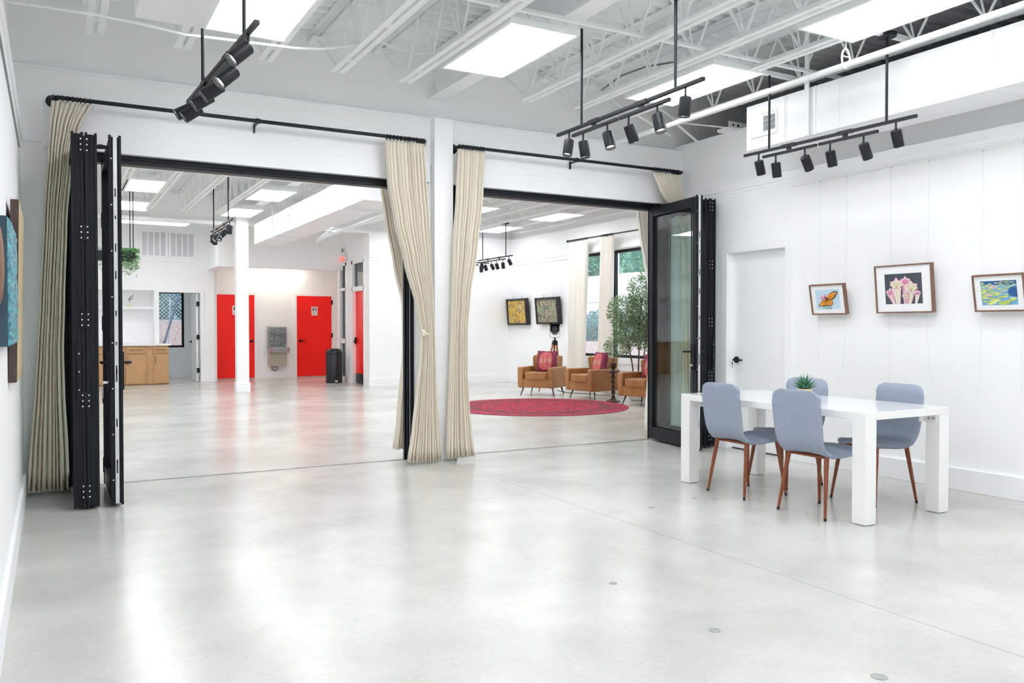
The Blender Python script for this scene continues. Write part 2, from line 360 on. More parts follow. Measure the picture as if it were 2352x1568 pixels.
# black head tracks and jambs of the two wide openings
for x0, x1, k in ((0.05, 3.145, 1), (3.545, 6.335, 2)):
    m = MB()
    m.box(x0, 7.64, 2.68, x1, 7.76, 2.752); m.box(x0, 7.63, 2.715, x1, 7.64, 2.752); m.box(x0, 7.76, 2.70, x1, 7.80, 2.752)
    m.box(x0, 7.66, 0, x0+0.07, 7.78, 2.68); m.box(x1-0.07, 7.66, 0, x1, 7.78, 2.68)
    m.box(x0+0.07, 7.70, 0, x0+0.085, 7.74, 2.68); m.box(x1-0.085, 7.70, 0, x1-0.07, 7.74, 2.68)
    struct('trim_%d' % (6+k), m, 'black', bevel=0.003)
    if k == 1: struct('trim_26', B(x1-0.048, 7.655, 0.12, x1-0.043, 7.66, 2.68), 'strip')
    m = MB()
    for yy in (7.715, 7.745): m.box(x0+0.07, yy-0.004, 0.0005, x1-0.07, yy+0.004, 0.004)
    struct('trim_%d' % (8+k), m, 'chrome')
struct('baseboard_left', B(-0.2, -6.2, 0, -0.178, 7.6, 0.18), 'trim', bevel=0.004)
struct('baseboard_right', B(6.404, -6.2, 0, 6.43, 5.84, 0.18).box(6.404, 6.83, 0, 6.43, 7.6, 0.18), 'trim', bevel=0.004)
struct('baseboard_pier', B(3.145, 7.585, 0, 3.545, 7.6, 0.18).box(3.29, 7.488, 0, 3.512, 7.6, 0.18), 'trim', bevel=0.003)
struct('trim_11', B(-0.2, -6.2, 2.640, -0.190, 7.10, 2.655), 'grey_plastic')                       # hanging rails
struct('trim_12', B(6.412, -6.2, 2.706, 6.43, 5.85, 2.722), 'trim')
struct('trim_13', B(6.424, -6.2, 2.755, 6.43, 7.0, 2.762), 'trim')
# white side door in the near room's right wall
m = MB()
for a in ((5.835, 5.925), (6.740, 6.83)): m.box(6.415, a[0], 0, 6.44, a[1], 2.122)
m.box(6.415, 5.835, 2.118, 6.44, 6.83, 2.205)
m.box(6.44, 5.918, 0, 6.58, 5.928, 2.122); m.box(6.44, 6.738, 0, 6.58, 6.748, 2.122); m.box(6.44, 5.92, 2.117, 6.58, 6.745, 2.13)
struct('trim_14', m, 'trim', bevel=0.003)
def lever(parent, p, n, d, m='black', key=False):
    """Rose and lever: p on the door face, n out of the door, d along the lever."""
    p, n, d = Vector(p), Vector(n), Vector(d); q = MB()
    q.cyl(p, p+n*0.018, 0.036, 0.033, 24); q.cyl(p+n*0.018, p+n*0.055, 0.012, n=12)
    q.tube([p+n*0.05, p+n*0.056+d*0.012, p+n*0.056+d*0.06, p+n*0.054+d*0.125], [0.011, 0.012, 0.0105, 0.010], 10)
    h = q.build('door_handle', m, parent, smooth=40)
    if key:
        k = MB(); a = p+n*0.062-d*0.004
        k.tube([a+Vector((0, 0, -0.012))+d*0.0+Vector((0, 0, 0.012*math.cos(t)))-d*(0.012*math.sin(t)) for t in [i*0.63 for i in range(10)]], 0.0015, 5, loop=True)
        k.box(a.x-0.001, a.y-0.010, a.z-0.045, a.x+0.001, a.y+0.008, a.z-0.026); k.box(a.x-0.001, a.y-0.004, a.z-0.085, a.x+0.001, a.y+0.003, a.z-0.045)
        k.build('key', 'chrome', h)
    return h
def hinge(parent, x0, y0, z, x1, y1, h=0.1, m='black'):
    return B(x0, y0, z-h/2, x1, y1, z+h/2).build('hinge', m, parent)
d = struct('door_1', B(6.50, 5.93, 0.012, 6.545, 6.737, 2.116), 'trim', bevel=0.002)
B(6.495, 5.935, 0.002, 6.55, 6.733, 0.012).build('bottom_seal', 'rubber', d)
lever(d, (6.50, 6.668, 0.967), (-1, 0, 0), (0, -1, 0), key=True)
# far room
struct('wall_window', B(9.75, 7.85, 0, 9.95, 10.9, 3.43).box(9.75, 13.47, 0.72, 9.95, 13.78, 2.84).box(9.75, 14.72, 0, 9.95, 17.8, 3.43)
       .box(9.75, 10.9, 2.84, 9.95, 14.72, 3.43).box(9.75, 10.9, 0, 9.95, 14.72, 0.72).box(9.85, 7.7, 3.43, 10.0, 21.5, 4.1), 'wall')
struct('trim_15', B(9.735, 14.9, 2.785, 9.76, 17.6, 2.80).box(9.735, 14.9, 2.868, 9.76, 17.6, 2.88).box(9.735, 7.9, 2.868, 9.76, 10.8, 2.88)
       .box(9.72, 10.8, 2.86, 9.76, 14.82, 2.93).box(9.73, 10.8, 0.60, 9.76, 14.82, 0.72).box(9.735, 10.8, 0.47, 9.755, 14.82, 0.485), 'trim', bevel=0.003)
m = MB()
m.box(6.17, 17.6, 0, 9.95, 17.8, 3.43); m.box(-7.3, 17.72, 3.43, 9.95, 17.9, 4.1); m.box(-7.3, 17.6, 3.40, 6.2, 17.75, 3.47)
struct('wall_far', m, 'wall')
struct('trim_16', B(6.17, 17.585, 3.40, 9.75, 17.72, 3.44).box(6.17, 17.588, 2.79, 9.75, 17.6, 2.80).box(6.17, 17.588, 2.868, 9.75, 17.6, 2.876), 'trim')
m = MB()
m.box(6.2, 17.8, 0, 6.45, 18.03, 4.1); m.box(6.2, 18.89, 0, 6.45, 19.33, 2.85); m.box(6.2, 19.85, 0, 6.45, 20.05, 2.85)
m.box(6.2, 18.03, 2.85, 6.45, 20.05, 4.1)
struct('wall_side', m, 'wall')
m = MB()
for y in (18.03, 18.89, 19.33, 19.85): m.box(6.185, y-0.045, 0, 6.28, y+0.045, 2.86)
m.box(6.185, 18.03, 2.155, 6.28, 18.89, 2.26); m.box(6.185, 18.03, 2.80, 6.28, 19.85, 2.88)
m.box(6.185, 19.33, 2.20, 6.28, 19.85, 2.27); m.box(6.185, 19.33, 0.93, 6.28, 19.85, 1.04); m.box(6.185, 19.33, 0, 6.28, 19.85, 0.12)
struct('trim_17', m, 'trim')
wn = struct('window_1', B(6.25, 19.37, 0.12, 6.262, 19.81, 0.94), 'glass_dark')
B(6.25, 19.37, 1.03, 6.262, 19.81, 2.21).build('glass_pane', 'glass_dark', wn); B(6.25, 19.37, 2.26, 6.262, 19.81, 2.81).build('glass_pane', 'glass_dark', wn)
struct('window_2', B(6.25, 18.07, 2.25, 6.262, 18.85, 2.81), 'glass_dark')
struct('wall_office', B(6.45, 21.9, 0, 9.95, 22.0, 4.1).box(9.75, 17.8, 0, 9.95, 22, 3.43), 'grey_plastic')
d = struct('door_2', B(6.27, 18.03, 0.015, 6.315, 18.885, 2.15), 'red_door', bevel=0.002)
B(6.262, 18.03, 0.015, 6.27, 18.885, 0.24).build('kick_plate', 'bin', d)
q = MB(); q.box(6.235, 18.80, 0.93, 6.27, 18.865, 1.08); q.tube([(6.24, 18.83, 0.985), (6.20, 18.83, 0.985), (6.195, 18.80, 0.985), (6.195, 18.72, 0.985)], 0.011, 8)
q.build('door_handle', 'black', d, smooth=40)
# kitchen bay: wall with a door opening and a niche, rooms behind
m = MB()
m.box(-7.3, 21, 2.18, 2.107, 21.15, 4.1); m.box(2.107, 21, 0, 2.21, 21.15, 4.1); m.box(2.21, 21, 2.14, 3.127, 21.15, 4.1); m.box(3.127, 21, 0, 3.45, 21.15, 4.1)
m.box(-7.3, 21.5, 0, 2.107, 21.6, 2.3); m.box(-7.3, 21.15, 2.18, 2.107, 21.5, 2.3); m.box(2.107, 21.15, 0, 2.19, 21.6, 2.3)
struct('wall_kitchen', m, 'wall')
struct('trim_18', B(-7.3, 20.98, 2.86, 3.32, 21.0, 2.90).box(2.13, 20.98, 0, 2.21, 21.0, 2.14).box(3.127, 20.98, 0, 3.21, 21.0, 2.14).box(2.13, 20.98, 2.14, 3.21, 21.0, 2.22), 'trim', bevel=0.003)
struct('trim_19', B(-7.2, 21.18, 1.745, 2.107, 21.5, 1.79), 'trim', bevel=0.003)                      # niche shelf board
struct('baseboard_kitchen', B(3.21, 20.985, 0, 3.45, 21.0, 0.18), 'trim')
struct('wall_left_far', B(-7.3, 7.7, 0, -7.15, 21.6, 4.1), 'wall')
m = MB()
m.box(3.45, 21.15, 0, 3.53, 23.5, 2.7); m.box(1.4, 21.6, 0, 1.5, 23.5, 2.7); m.box(1.4, 21.15, 2.7, 3.6, 23.6, 2.8)
m.box(3.075, 23.4, 0, 3.6, 23.55, 2.7); m.box(1.4, 23.4, 0, 3.075, 23.55, 0.785); m.box(1.4, 23.4, 2.26, 3.075, 23.55, 2.7); m.box(1.4, 23.4, 0.785, 1.7, 23.55, 2.26)
struct('wall_storeroom', m, 'wall')
struct('baseboard_storeroom', B(1.5, 23.38, 0, 3.45, 23.4, 0.18), 'trim')
def window(n, f, ax, a0, a1, z0, z1, at, mull=(), frame='black', depth=0.07, w=0.055):
    """A framed window: ax 'x' runs along x at y=at, 'y' runs along y at x=at."""
    m = MB(); g = MB()
    bx = (lambda q, u0, v0, u1, v1, d0, d1: q.box(u0, at+d0, v0, u1, at+d1, v1)) if ax == 'x' else (lambda q, u0, v0, u1, v1, d0, d1: q.box(at+d0, u0, v0, at+d1, u1, v1))
    for u0, v0, u1, v1 in ((a0, z0, a0+w, z1), (a1-w, z0, a1, z1), (a0+w, z0, a1-w, z0+w), (a0+w, z1-w, a1-w, z1)): bx(m, u0, v0, u1, v1, 0, depth)
    for u in mull: bx(m, u-w/2, z0+w, u+w/2, z1-w, 0, depth)
    o = struct('window_%d' % n, m, frame, bevel=0.003)
    ed = [a0+w] + [v for u in mull for v in (u-w/2, u+w/2)] + [a1-w]
    for u0, u1 in zip(ed[::2], ed[1::2]):
        g = MB(); bx(g, u0-0.008, z0+w-0.008, u1+0.008, z1-w+0.008, depth*0.45, depth*0.45+0.006); g.build('glass_pane', 'glass_win', o)
window(3, 0, 'y', 13.78, 14.72, 0.72, 2.84, 9.80)
window(4, 0, 'y', 10.9, 13.47, 0.72, 2.84, 9.80, mull=(12.15,))
window(5, 0, 'x', 1.7, 3.075, 0.785, 2.26, 23.42)
for k, x0 in enumerate((1.845, 2.465)):                                                       # two high windows with pale panes
    m = MB(); X = [x0, x0+0.530]
    m.box(x0-0.05, 20.975, 2.945, x0+0.58, 21.0, 2.99); m.box(x0-0.05, 20.975, 3.53, x0+0.58, 21.0, 3.575)
    for i in range(5): u = x0 - 0.018 + i*0.1325; m.box(u if i else x0-0.05, 20.975, 2.99, u+0.03 if i < 4 else x0+0.58, 21.0, 3.53)
    o = struct('window_%d' % (6+k), m, 'trim', bevel=0.002)
    for i in range(4): B(x0+0.012+i*0.1325, 20.992, 2.99, x0+0.1145+i*0.1325, 20.999, 3.53).build('pane', 'vent_grey', o)
d = struct('door_3', B(3.05, 21.14, 0.01, 3.095, 21.99, 2.13), 'trim', bevel=0.002)
for z in (0.28, 1.08, 1.88): hinge(d, 3.055, 21.09, z, 3.115, 21.139, 0.11)
lever(d, (3.05, 21.90, 0.96), (-1, 0, 0), (0, -1, 0))
# alcove with the two red doors
m = MB()
m.box(3.3, 21.75, 0, 7.1, 21.9, 2.95); m.box(3.3, 21.15, 0, 3.45, 21.75, 2.95); m.box(7.0, 20.05, 0, 7.1, 21.75, 2.95); m.box(6.45, 19.95, 0, 7.1, 20.05, 2.95)
m.box(3.4, 19.75, 2.9, 7.1, 21.75, 2.95)
struct('wall_alcove', m, 'wall')
struct('wall_soffit', B(3.3, 19.6, 2.70, 6.2, 19.75, 4.1).box(3.3, 19.75, 2.70, 3.4, 21.0, 4.1), 'wall')
struct('trim_20', B(3.28, 19.585, 2.69, 6.2, 19.76, 2.712).box(3.28, 19.588, 2.825, 6.2, 19.6, 2.842).box(3.28, 19.76, 2.69, 3.41, 21.0, 2.712), 'trim')
struct('baseboard_alcove', B(4.63, 21.735, 0, 5.54, 21.75, 0.18).box(6.64, 21.735, 0, 7.0, 21.75, 0.18), 'trim')
def red_door(n, x0, x1, hx, lx, lab):
    m = MB()
    for a, b in ((x0-0.075, x0), (x1, x1+0.075)): m.box(a, 21.72, 0, b, 21.76, 2.14)
    m.box(x0-0.075, 21.72, 2.138, x1+0.075, 21.76, 2.21); struct('trim_%d' % (18+n), m, 'trim', bevel=0.003)
    d = struct('door_%d' % n, B(x0+0.004, 21.705, 0.03, x1-0.004, 21.748, 2.135), 'red_door', bevel=0.002)
    for z in (0.26, 1.1, 1.98): hinge(d, hx-0.018, 21.688, z, hx+0.018, 21.705, 0.12)
    lever(d, (lx, 21.705, 0.96), (0, -1, 0), (1 if lx < (x0+x1)/2 else -1, 0, 0))
    cx = (x0+x1)/2
    s = B(cx-0.082, 21.699, 1.63, cx+0.082, 21.7045, 1.86).build('restroom_sign', 'sign_white', d, bevel=0.004); s['label'] = 'white sign with two black figures'
    q = MB()
    for sx, skirt in ((-0.036, True), (0.036, False)):
        q.lathe([(0.0135, 0), (0.0135, 0.0012)], (cx+sx, 21.6975, 1.832), 14, 'y')
        o = [(-0.011, -0.07), (-0.003, -0.07), (0, -0.035), (0.003, -0.07), (0.011, -0.07), (0.012, -0.03), (0.018, -0.03), (0.016, 0.006), (-0.016, 0.006), (-0.018, -0.03), (-0.012, -0.03)]
        if skirt: o = [(-0.009, -0.07), (-0.002, -0.07), (-0.001, -0.045), (0.001, -0.045), (0.002, -0.07), (0.009, -0.07), (0.009, -0.045), (0.026, -0.045), (0.010, 0.006), (-0.010, 0.006), (-0.026, -0.045), (-0.009, -0.045)]
        q.prism(o, lambda u, v, t, sx=sx: (cx+sx+u, t, 1.808+v), 21.6975, 21.699)
    q.box(cx-0.0015, 21.6975, 1.735, cx+0.0015, 21.699, 1.845); q.box(cx-0.062, 21.6975, 1.706, cx+0.062, 21.699, 1.710)
    q.build('pictogram', 'sign_black', s)
    text('RESTROOM', 0.026, (cx, 21.698, 1.672), (R(90), 0, 0), 'sign_black', s)
    return d
red_door(4, 3.612, 4.540, 3.605, 4.466, '')
red_door(5, 5.627, 6.551, 6.558, 5.712, '')
struct('trim_24', B(3.295, 17.42, 0, 3.532, 17.62, 4.05), 'wall')                              # column in the far room
struct('baseboard_column', B(3.275, 17.40, 0, 3.552, 17.64, 0.19), 'trim', bevel=0.004)
struct('baseboard_far', B(6.15, 17.58, 0, 9.75, 17.6, 0.18).box(6.18, 17.6, 0, 6.2, 17.98, 0.18).box(6.18, 18.935, 0, 6.2, 19.285, 0.18), 'trim', bevel=0.003)
struct('baseboard_window', B(9.73, 7.9, 0, 9.75, 17.58, 0.18), 'trim', bevel=0.003)
# slab joints and round floor plugs
struct('trim_25', B(3.386, -5, 0.0002, 3.389, 7.6, 0.0007), 'sealed')
for i, (x, y, r, lab) in enumerate(((2.514, 2.707, 0.028, 'zinc plug in the open floor, short of the table toward the camera'), (2.721, 2.041, 0.03, 'zinc plug at the bottom edge of the photo'),
        (3.827, 4.79, 0.026, 'zinc plug in the floor just left of the white table'), (2.521, 3.462, 0.02, 'small faint zinc plug in the middle of the open floor'),
        (4.32, 4.887, 0.017, 'small zinc plug by the front leg of the near left chair'), (4.427, 4.772, 0.017, 'small zinc plug under the near left chair'))):
    one('floor_plug', lab + ', flush and round', 'floor plug', MB().lathe([(r, 0.0002), (r, 0.002), (r*0.8, 0.0025)], (x, y, 0), 20), 'sealed', 'round plugs set in the concrete floor', smooth=30)
# ---------------------------------------------------------------- roof joists
def joist(label, group, x, y0, y1, b0, b1, first, step=0.56):
    t = thing('roof_joist', label, 'joist', (x, (y0+y1)/2, 3.51), 0, group)
    m = MB()
    for s in (-1, 1):
        a, b = sorted((x+s*0.014, x+s*0.062)); m.box(a, b0, 3.51, b, b1, 3.516)
        a, b = sorted((x+s*0.014, x+s*0.019)); m.box(a, b0, 3.516, b, b1, 3.56)
    y = b0+0.35
    while y < b1-0.2: m.box(x-0.014, y-0.03, 3.512, x+0.014, y+0.03, 3.53); y += 0.9
    m.build('bottom_chord', 'steel_white', t)
    m = MB()
    for s in (-1, 1):
        a, b = sorted((x+s*0.012, x+s*0.058)); m.box(a, y0, 4.034, b, y1, 4.040)
        a, b = sorted((x+s*0.012, x+s*0.017)); m.box(a, y0, 3.985, b, y1, 4.034)
    m.box(x-0.06, y1-0.16, 3.955, x+0.06, y1-0.01, 3.985); m.box(x-0.06, y0+0.01, 3.955, x+0.06, y0+0.16, 3.985)
    m.build('top_chord', 'steel_white', t)
    m = MB(); y = b1-0.05; up = False; p = (x, y, 3.53)
    m.cyl(p, (x, y1-0.1, 3.975), 0.0105, n=6)
    while y > b0:
        q = (x, y-step/2, 3.53 if up else 4.0); m.cyl(p, q, 0.0105, n=6)
        if up: m.cyl((x, y-step/2, 3.53), (x, y-step/2+0.11, 4.0), 0.008, n=6)
        p = q; y -= step/2; up = not up
    m.cyl(p, (x, y0+0.1, 3.975), 0.0105, n=6)
    m.build('web', 'steel_white', t)
    return t
NEAR = (0.30, 0.92, 1.555, 2.17, 2.79, 4.05, 4.65, 5.27, 5.90)
for i, x in enumerate(NEAR):
    joist('white open-web steel joist over the near room, %s from the left wall' % ORD[i], 'roof joists of the near room', x, -6.2, 7.7, -5.4, 7.0, True)
for i in range(15):
    x = 0.985 + i*0.611
    if abs(x-3.43) < 0.2: continue
    joist('white open-web steel joist over the far room, %s from the hanging planter' % ORD[i], 'roof joists of the far room', x, 7.9, 17.72, 8.6, 16.85, True, 0.6)
def girder(label, x, y0, y1):
    t = thing('steel_girder', label, 'beam', (x, (y0+y1)/2, 3.6))
    B(x-0.085, y0, 3.60, x+0.085, y1, 3.614).build('bottom_flange', 'steel_white', t)
    B(x-0.085, y0, 4.026, x+0.085, y1, 4.04).build('top_flange', 'steel_white', t)
    B(x-0.005, y0, 3.614, x+0.005, y1, 4.026).build('web_plate', 'steel_white', t)
girder('white solid steel beam over the near room in line with the pier between the openings', 3.40, -6.2, 7.7)
girder('white solid steel beam over the far room above the square column', 3.42, 7.9, 17.7)
def bridging(label, xs, y, dz=0.0):
    m = MB()
    for a, b in zip(xs, xs[1:]): m.bar((a, y, 3.535+dz), (b, y, 3.535+dz), 0.035, 0.006); m.bar((a, y+0.015, 3.552+dz), (b, y+0.015, 3.552+dz), 0.006, 0.035)
    one('joist_bridging', label, 'bracing', m, 'steel_white')
bridging('white bridging angle crossing under the near room joists between the two rows of ceiling panels', (0.92, 1.555, 2.17, 2.79, 3.40, 4.05, 4.65, 5.27, 5.90, 6.5), 5.08)
bridging('white bridging angle crossing the far room joists beyond the first row of ceiling panels', [0.0+0.611*i for i in range(16)], 12.72)
m = MB()
for a, b in (((5.30, 6.9, 3.52), (6.15, 7.35, 3.48)), ((5.90, 7.0, 3.53), (6.5, 7.25, 3.40)), ((5.90, 7.0, 3.53), (6.48, 6.6, 3.44))): m.bar(a, b, 0.035, 0.006)
one('diagonal_brace', 'white diagonal angle braces by the dark roof gap at the duct end', 'bracing', m, 'steel_white')
t = thing('beam_seat', 'white steel bearing seat on the ledge of the dark roof gap', 'bracket', (6.55, 6.8, 3.44))
B(6.38, 6.68, 3.445, 6.70, 6.86, 3.475).box(6.40, 6.70, 3.475, 6.66, 6.71, 3.54).build('plate', 'steel_white', t)
MB().lathe([(0.012, 0), (0.012, 0.004)], (6.46, 6.695, 3.505), 12, 'y').lathe([(0.012, 0), (0.012, 0.004)], (6.53, 6.695, 3.505), 12, 'y').build('bolt_hole', 'dark_void', t)

# ---------------------------------------------------------------- ceiling light panels
def light_panel(label, group, x, y, z=3.50, w=0.60, L=1.22, glow='panel_glow'):
    t = thing('ceiling_light', label, 'ceiling light', (x, y, z), 0, group, local=True)
    a, b = w/2, L/2; m = MB()
    for q in ((-a, -b, a, -b+0.022), (-a, b-0.022, a, b), (-a, -b+0.022, -a+0.022, b-0.022), (a-0.022, -b+0.022, a, b-0.022)): m.box(q[0], q[1], 0, q[2], q[3], 0.045)
    m.build('frame', 'steel_white', t, bevel=0.003)
    m = MB(); r = []
    for z0, s in ((0.045, 0.0), (0.052, 0.003), (0.086, 0.010), (0.096, 0.06)): r.append(m.pts([(-a+s*1.5, -b+s, z0), (a-s*1.5, -b+s, z0), (a-s*1.5, b-s, z0), (-a+s*1.5, b-s, z0)]))
    m.skin(r); hs = m.build('housing', 'duct', t)
    m = MB()
    for sy in (-1, 1):
        for u in (-0.16, 0, 0.16):
            for k in range(3): m.lathe([(0.004, 0), (0.004, 0.010)], (u+0.007*k, sy*(b-0.006)-0.005, 0.080-0.009*k), 8, 'y')
    m.build('screw_holes', 'screw', hs)
    B(-a+0.022, -b+0.022, 0.006, a-0.022, b-0.022, 0.014).build('diffuser', glow, t)
    return t
proto = None
COLS = ('left', 'middle', 'right')
for i, x in enumerate((1.285, 3.185, 5.10)):
    for j, (y, w_) in enumerate(((5.82, 'nearest the partition'), (3.72, 'second row from the partition'), (1.55, ''), (-0.6, ''), (-2.8, ''))):  # rows without wording are unseen panels added to light the near room
        lab = 'flat lit panel of the near room, %s column, %s' % (COLS[i], w_ or 'unseen behind the viewer, row %s' % ('one', 'two', 'three')[j-2])
        if proto is None: proto = light_panel(lab, 'ceiling light panels', x, y); o = proto
        else: o = dup(proto, (x, y, 3.50), 0, lab)
near_proto = proto; proto = light_panel('flat lit panel of the far room, by the side wall, out of sight', 'ceiling light panels', -6.4, 9.8, z=3.51, glow='panel_glow_far')
FC = ('first', 'second', 'third', 'fourth', 'fifth')
for i, x in enumerate((1.30, 3.22, 5.12, 6.98, 8.85)):
    for j, (y, w_) in enumerate(((16.50, 'farthest from the partition'), (14.10, 'in the middle row'), (11.75, 'close behind the opening'), (9.4, 'just past the partition'))):
        if y < 10 and x > 6: continue
        dup(proto, (x, y, 3.51), 0, 'flat lit panel of the far room, %s column from the planter, %s' % (FC[i], w_))
for x in (-1.2, -4.2):
    for y in (9.8, 14.1): dup(proto, (x, y, 3.51), 0, 'flat lit panel in the hidden part of the far room, %s, %s' % ('beside the planter' if x > -2 else 'by the side wall', 'front' if y < 12 else 'back'))
o = dup(proto, (1.93, 19.15, 3.53), R(90), 'wide lit panel below the dark gap over the kitchen wall'); o.scale = (1.0, 1.15, 1)
dup(proto, (-1.9, 19.15, 3.53), R(90), 'lit panel over the hidden end of the kitchen wall')
dup(proto, (-5.2, 19.15, 3.53), R(90), 'lit panel over the hidden end of the kitchen by the side wall')
t = thing('cove_light', 'slim lit strip hidden above the drinking fountain', 'light strip', (5.0, 21.4, 2.86))
B(4.35, 21.36, 2.87, 5.75, 21.44, 2.90).build('tray', 'steel_white', t); B(4.36, 21.37, 2.862, 5.74, 21.43, 2.87).build('diffuser', 'cove_glow', t)

# ---------------------------------------------------------------- ducts, pipes, cables
def duct(label, x0, x1, z0, z1, segs, name='air_duct'):
    t = thing(name, label, 'air duct', ((x0+x1)/2, segs[0], z0))
    for a, b in zip(segs, segs[1:]): B(x0, a+0.0015, z0, x1, b-0.0015, z1).build('section', 'duct', t, bevel=0.004)
    for a in segs[1:-1]:
        m = MB(); m.box(x0-0.006, a-0.007, z0-0.006, x1+0.006, a+0.007, z0); m.box(x0-0.006, a-0.007, z0, x0, a+0.007, z1); m.box(x1, a-0.007, z0, x1+0.006, a+0.007, z1)
        m.build('seam', 'duct', t, bevel=0.002)
    return t
def grille(t, x, y0, y1, z0, z1, dark0, dark1):
    m = MB(); m.box(x-0.012, y0, z0, x, y0+0.02, z1); m.box(x-0.012, y1-0.02, z0, x, y1, z1); m.box(x-0.012, y0+0.02, z0, x, y1-0.02, z0+0.02); m.box(x-0.012, y0+0.02, z1-0.02, x, y1-0.02, z1)
    if dark1 < y1: m.box(x-0.010, dark1, z0+0.02, x, y1-0.02, z1-0.02)
    if dark0 > y0+0.021: m.box(x-0.010, y0+0.02, z0+0.02, x, dark0, z1-0.02)
    g = m.build('grille', 'duct', t)
    B(x-0.004, dark0, z0+0.045, x-0.001, dark1, z1-0.045).build('opening', 'opening_shade', g)  # dark plate on the duct face; its colour stands for the unlit inside
    m = MB(); n = 10
    for i in range(n+1): u = dark0+(dark1-dark0)*i/n; m.box(x-0.010, u-0.0014, z0+0.045, x-0.004, u+0.0014, z1-0.045)
    for k in (1, 2): v = z0+0.045+(z1-z0-0.09)*k/3; m.box(x-0.010, dark0, v-0.0015, x-0.005, dark1, v+0.0015)
    m.build('louvres', 'duct', g)
t = duct('long white rectangular air duct along the right wall over the spotlights', 5.83, 6.27, 3.0, 3.42, [-5.9, -1.2, 0.9, 3.50, 5.05, 5.38, 5.87])
grille(t, 5.83, 5.48, 5.81, 3.105, 3.33, 5.50, 5.645)
m = MB()
m.box(5.822, 5.39, 3.03, 5.83, 5.40, 3.40)
for y in (4.80, 4.15): m.box(5.822, y-0.004, 3.05, 5.83, y+0.004, 3.40)
m.build('panel_lip', 'duct', t)
t = duct('white rectangular air duct running back through the far room beside the column', 3.62, 4.15, 3.0, 3.40, [10.55, 12.0, 13.9, 14.75, 15.3, 16.4, 17.3])
grille(t, 3.62, 10.72, 10.90, 3.20, 3.35, 10.74, 10.88); grille(t, 3.62, 14.35, 14.52, 3.14, 3.28, 14.37, 14.50)
for y in (15.6, 11.4):
    m = MB(); m.box(3.60, y, 2.985, 3.612, y+0.03, 4.06); m.box(4.158, y, 2.985, 4.17, y+0.03, 4.06); m.box(3.60, y, 2.975, 4.17, y+0.03, 2.99); m.build('hanger_strap', 'steel_white', t)
t = duct('white sheet-metal duct box hanging beside the left ceiling panel of the near room', 0.47, 0.885, 3.25, 3.75, [3.3, 5.69])
m = MB()
m.tube([(5.47, 7.6, 3.35), (5.44, 6.2, 3.35), (5.40, 4.4, 3.35), (5.36, 2.6, 3.35), (5.33, 0.5, 3.35), (5.30, -4, 3.35)], 0.024, 14)
t = one('sprinkler_pipe', 'long white round pipe slung below the joists in front of the duct', 'pipe', m, 'steel_white', smooth=40)
for y, x in ((4.388, 5.40), (1.2, 5.34)):
    q = MB(); q.tube([(x+0.045*math.cos(a), y, 3.40+0.075*math.sin(a)) for a in [i*math.pi/8 for i in range(16)]], 0.008, 6, loop=True); q.cyl((x, y, 3.47), (x, y, 3.53), 0.006, n=8); q.bar((x-0.045, y, 3.415), (x+0.045, y, 3.415), 0.012, 0.006)
    q.build('clevis_hanger', 'steel_white', t, smooth=40)
one('hanger_strap', 'thin white strap holding the end of the right-hand duct', 'strap', B(5.80, 5.10, 3.0, 5.81, 5.145, 3.97), 'steel_white')
m = MB()
m.tube([(-0.27, 6.40, 3.457), (-0.03, 6.36, 3.449), (0.278, 6.35, 3.45), (0.555, 6.40, 3.455), (0.869, 6.45, 3.445), (1.388, 6.46, 3.47), (1.648, 6.4, 3.46), (1.85, 6.35, 3.472), (2.06, 6.35, 3.53), (2.17, 6.4, 3.60)], 0.010, 8)
one('flexible_conduit', 'thin white flexible cable strung under the joists from the left wall', 'cable', m, 'steel_white', smooth=40)
m = MB(); m.tube([(2.19, 6.9, 3.70), (2.518, 6.9, 3.805), (2.651, 6.9, 3.772), (2.877, 6.9, 3.757), (3.067, 6.9, 3.785), (3.25, 6.9, 3.87), (3.38, 6.9, 3.98)], 0.009, 8)
one('flexible_conduit', 'thin white flexible cable sagging toward the solid beam beside the middle panel', 'cable', m, 'steel_white', smooth=40)
m = MB(); m.tube([(4.65, 6.6, 3.60), (4.78, 6.45, 3.72), (4.95, 6.3, 3.79), (5.1, 6.1, 3.80), (5.27, 5.95, 3.78)], 0.009, 8)
one('flexible_conduit', 'grey flexible cable arching above the right-hand ceiling panel', 'cable', m, 'grey_plastic', smooth=40)
m = MB(); m.tube([(4.97, 17.5, 3.15), (4.90, 16.6, 3.16), (4.86, 15.2, 3.16), (4.80, 12.8, 3.16), (4.76, 10.5, 3.16), (4.7, 8.2, 3.16)], 0.030, 12)
t = one('sprinkler_pipe', 'white round pipe running back under the far room ceiling beside the duct', 'pipe', m, 'steel_white', smooth=40)
MB().tube([(4.96, 17.45, 3.15), (4.93, 16.7, 3.21), (4.90, 16.1, 3.25), (4.93, 16.4, 3.34), (5.02, 17.2, 3.48)], 0.042, 12).build('branch', 'steel_white', t, smooth=40)

for y, w_ in ((4.225, 'nearer the viewer'), (5.38, 'nearer the partition')):
    one('ceiling_strut', 'white strut on the joists holding the track light before the duct, end %s' % w_, 'strut', B(5.20, y-0.02, 3.562, 5.97, y+0.02, 3.60), 'steel_white', 'struts above the track light')
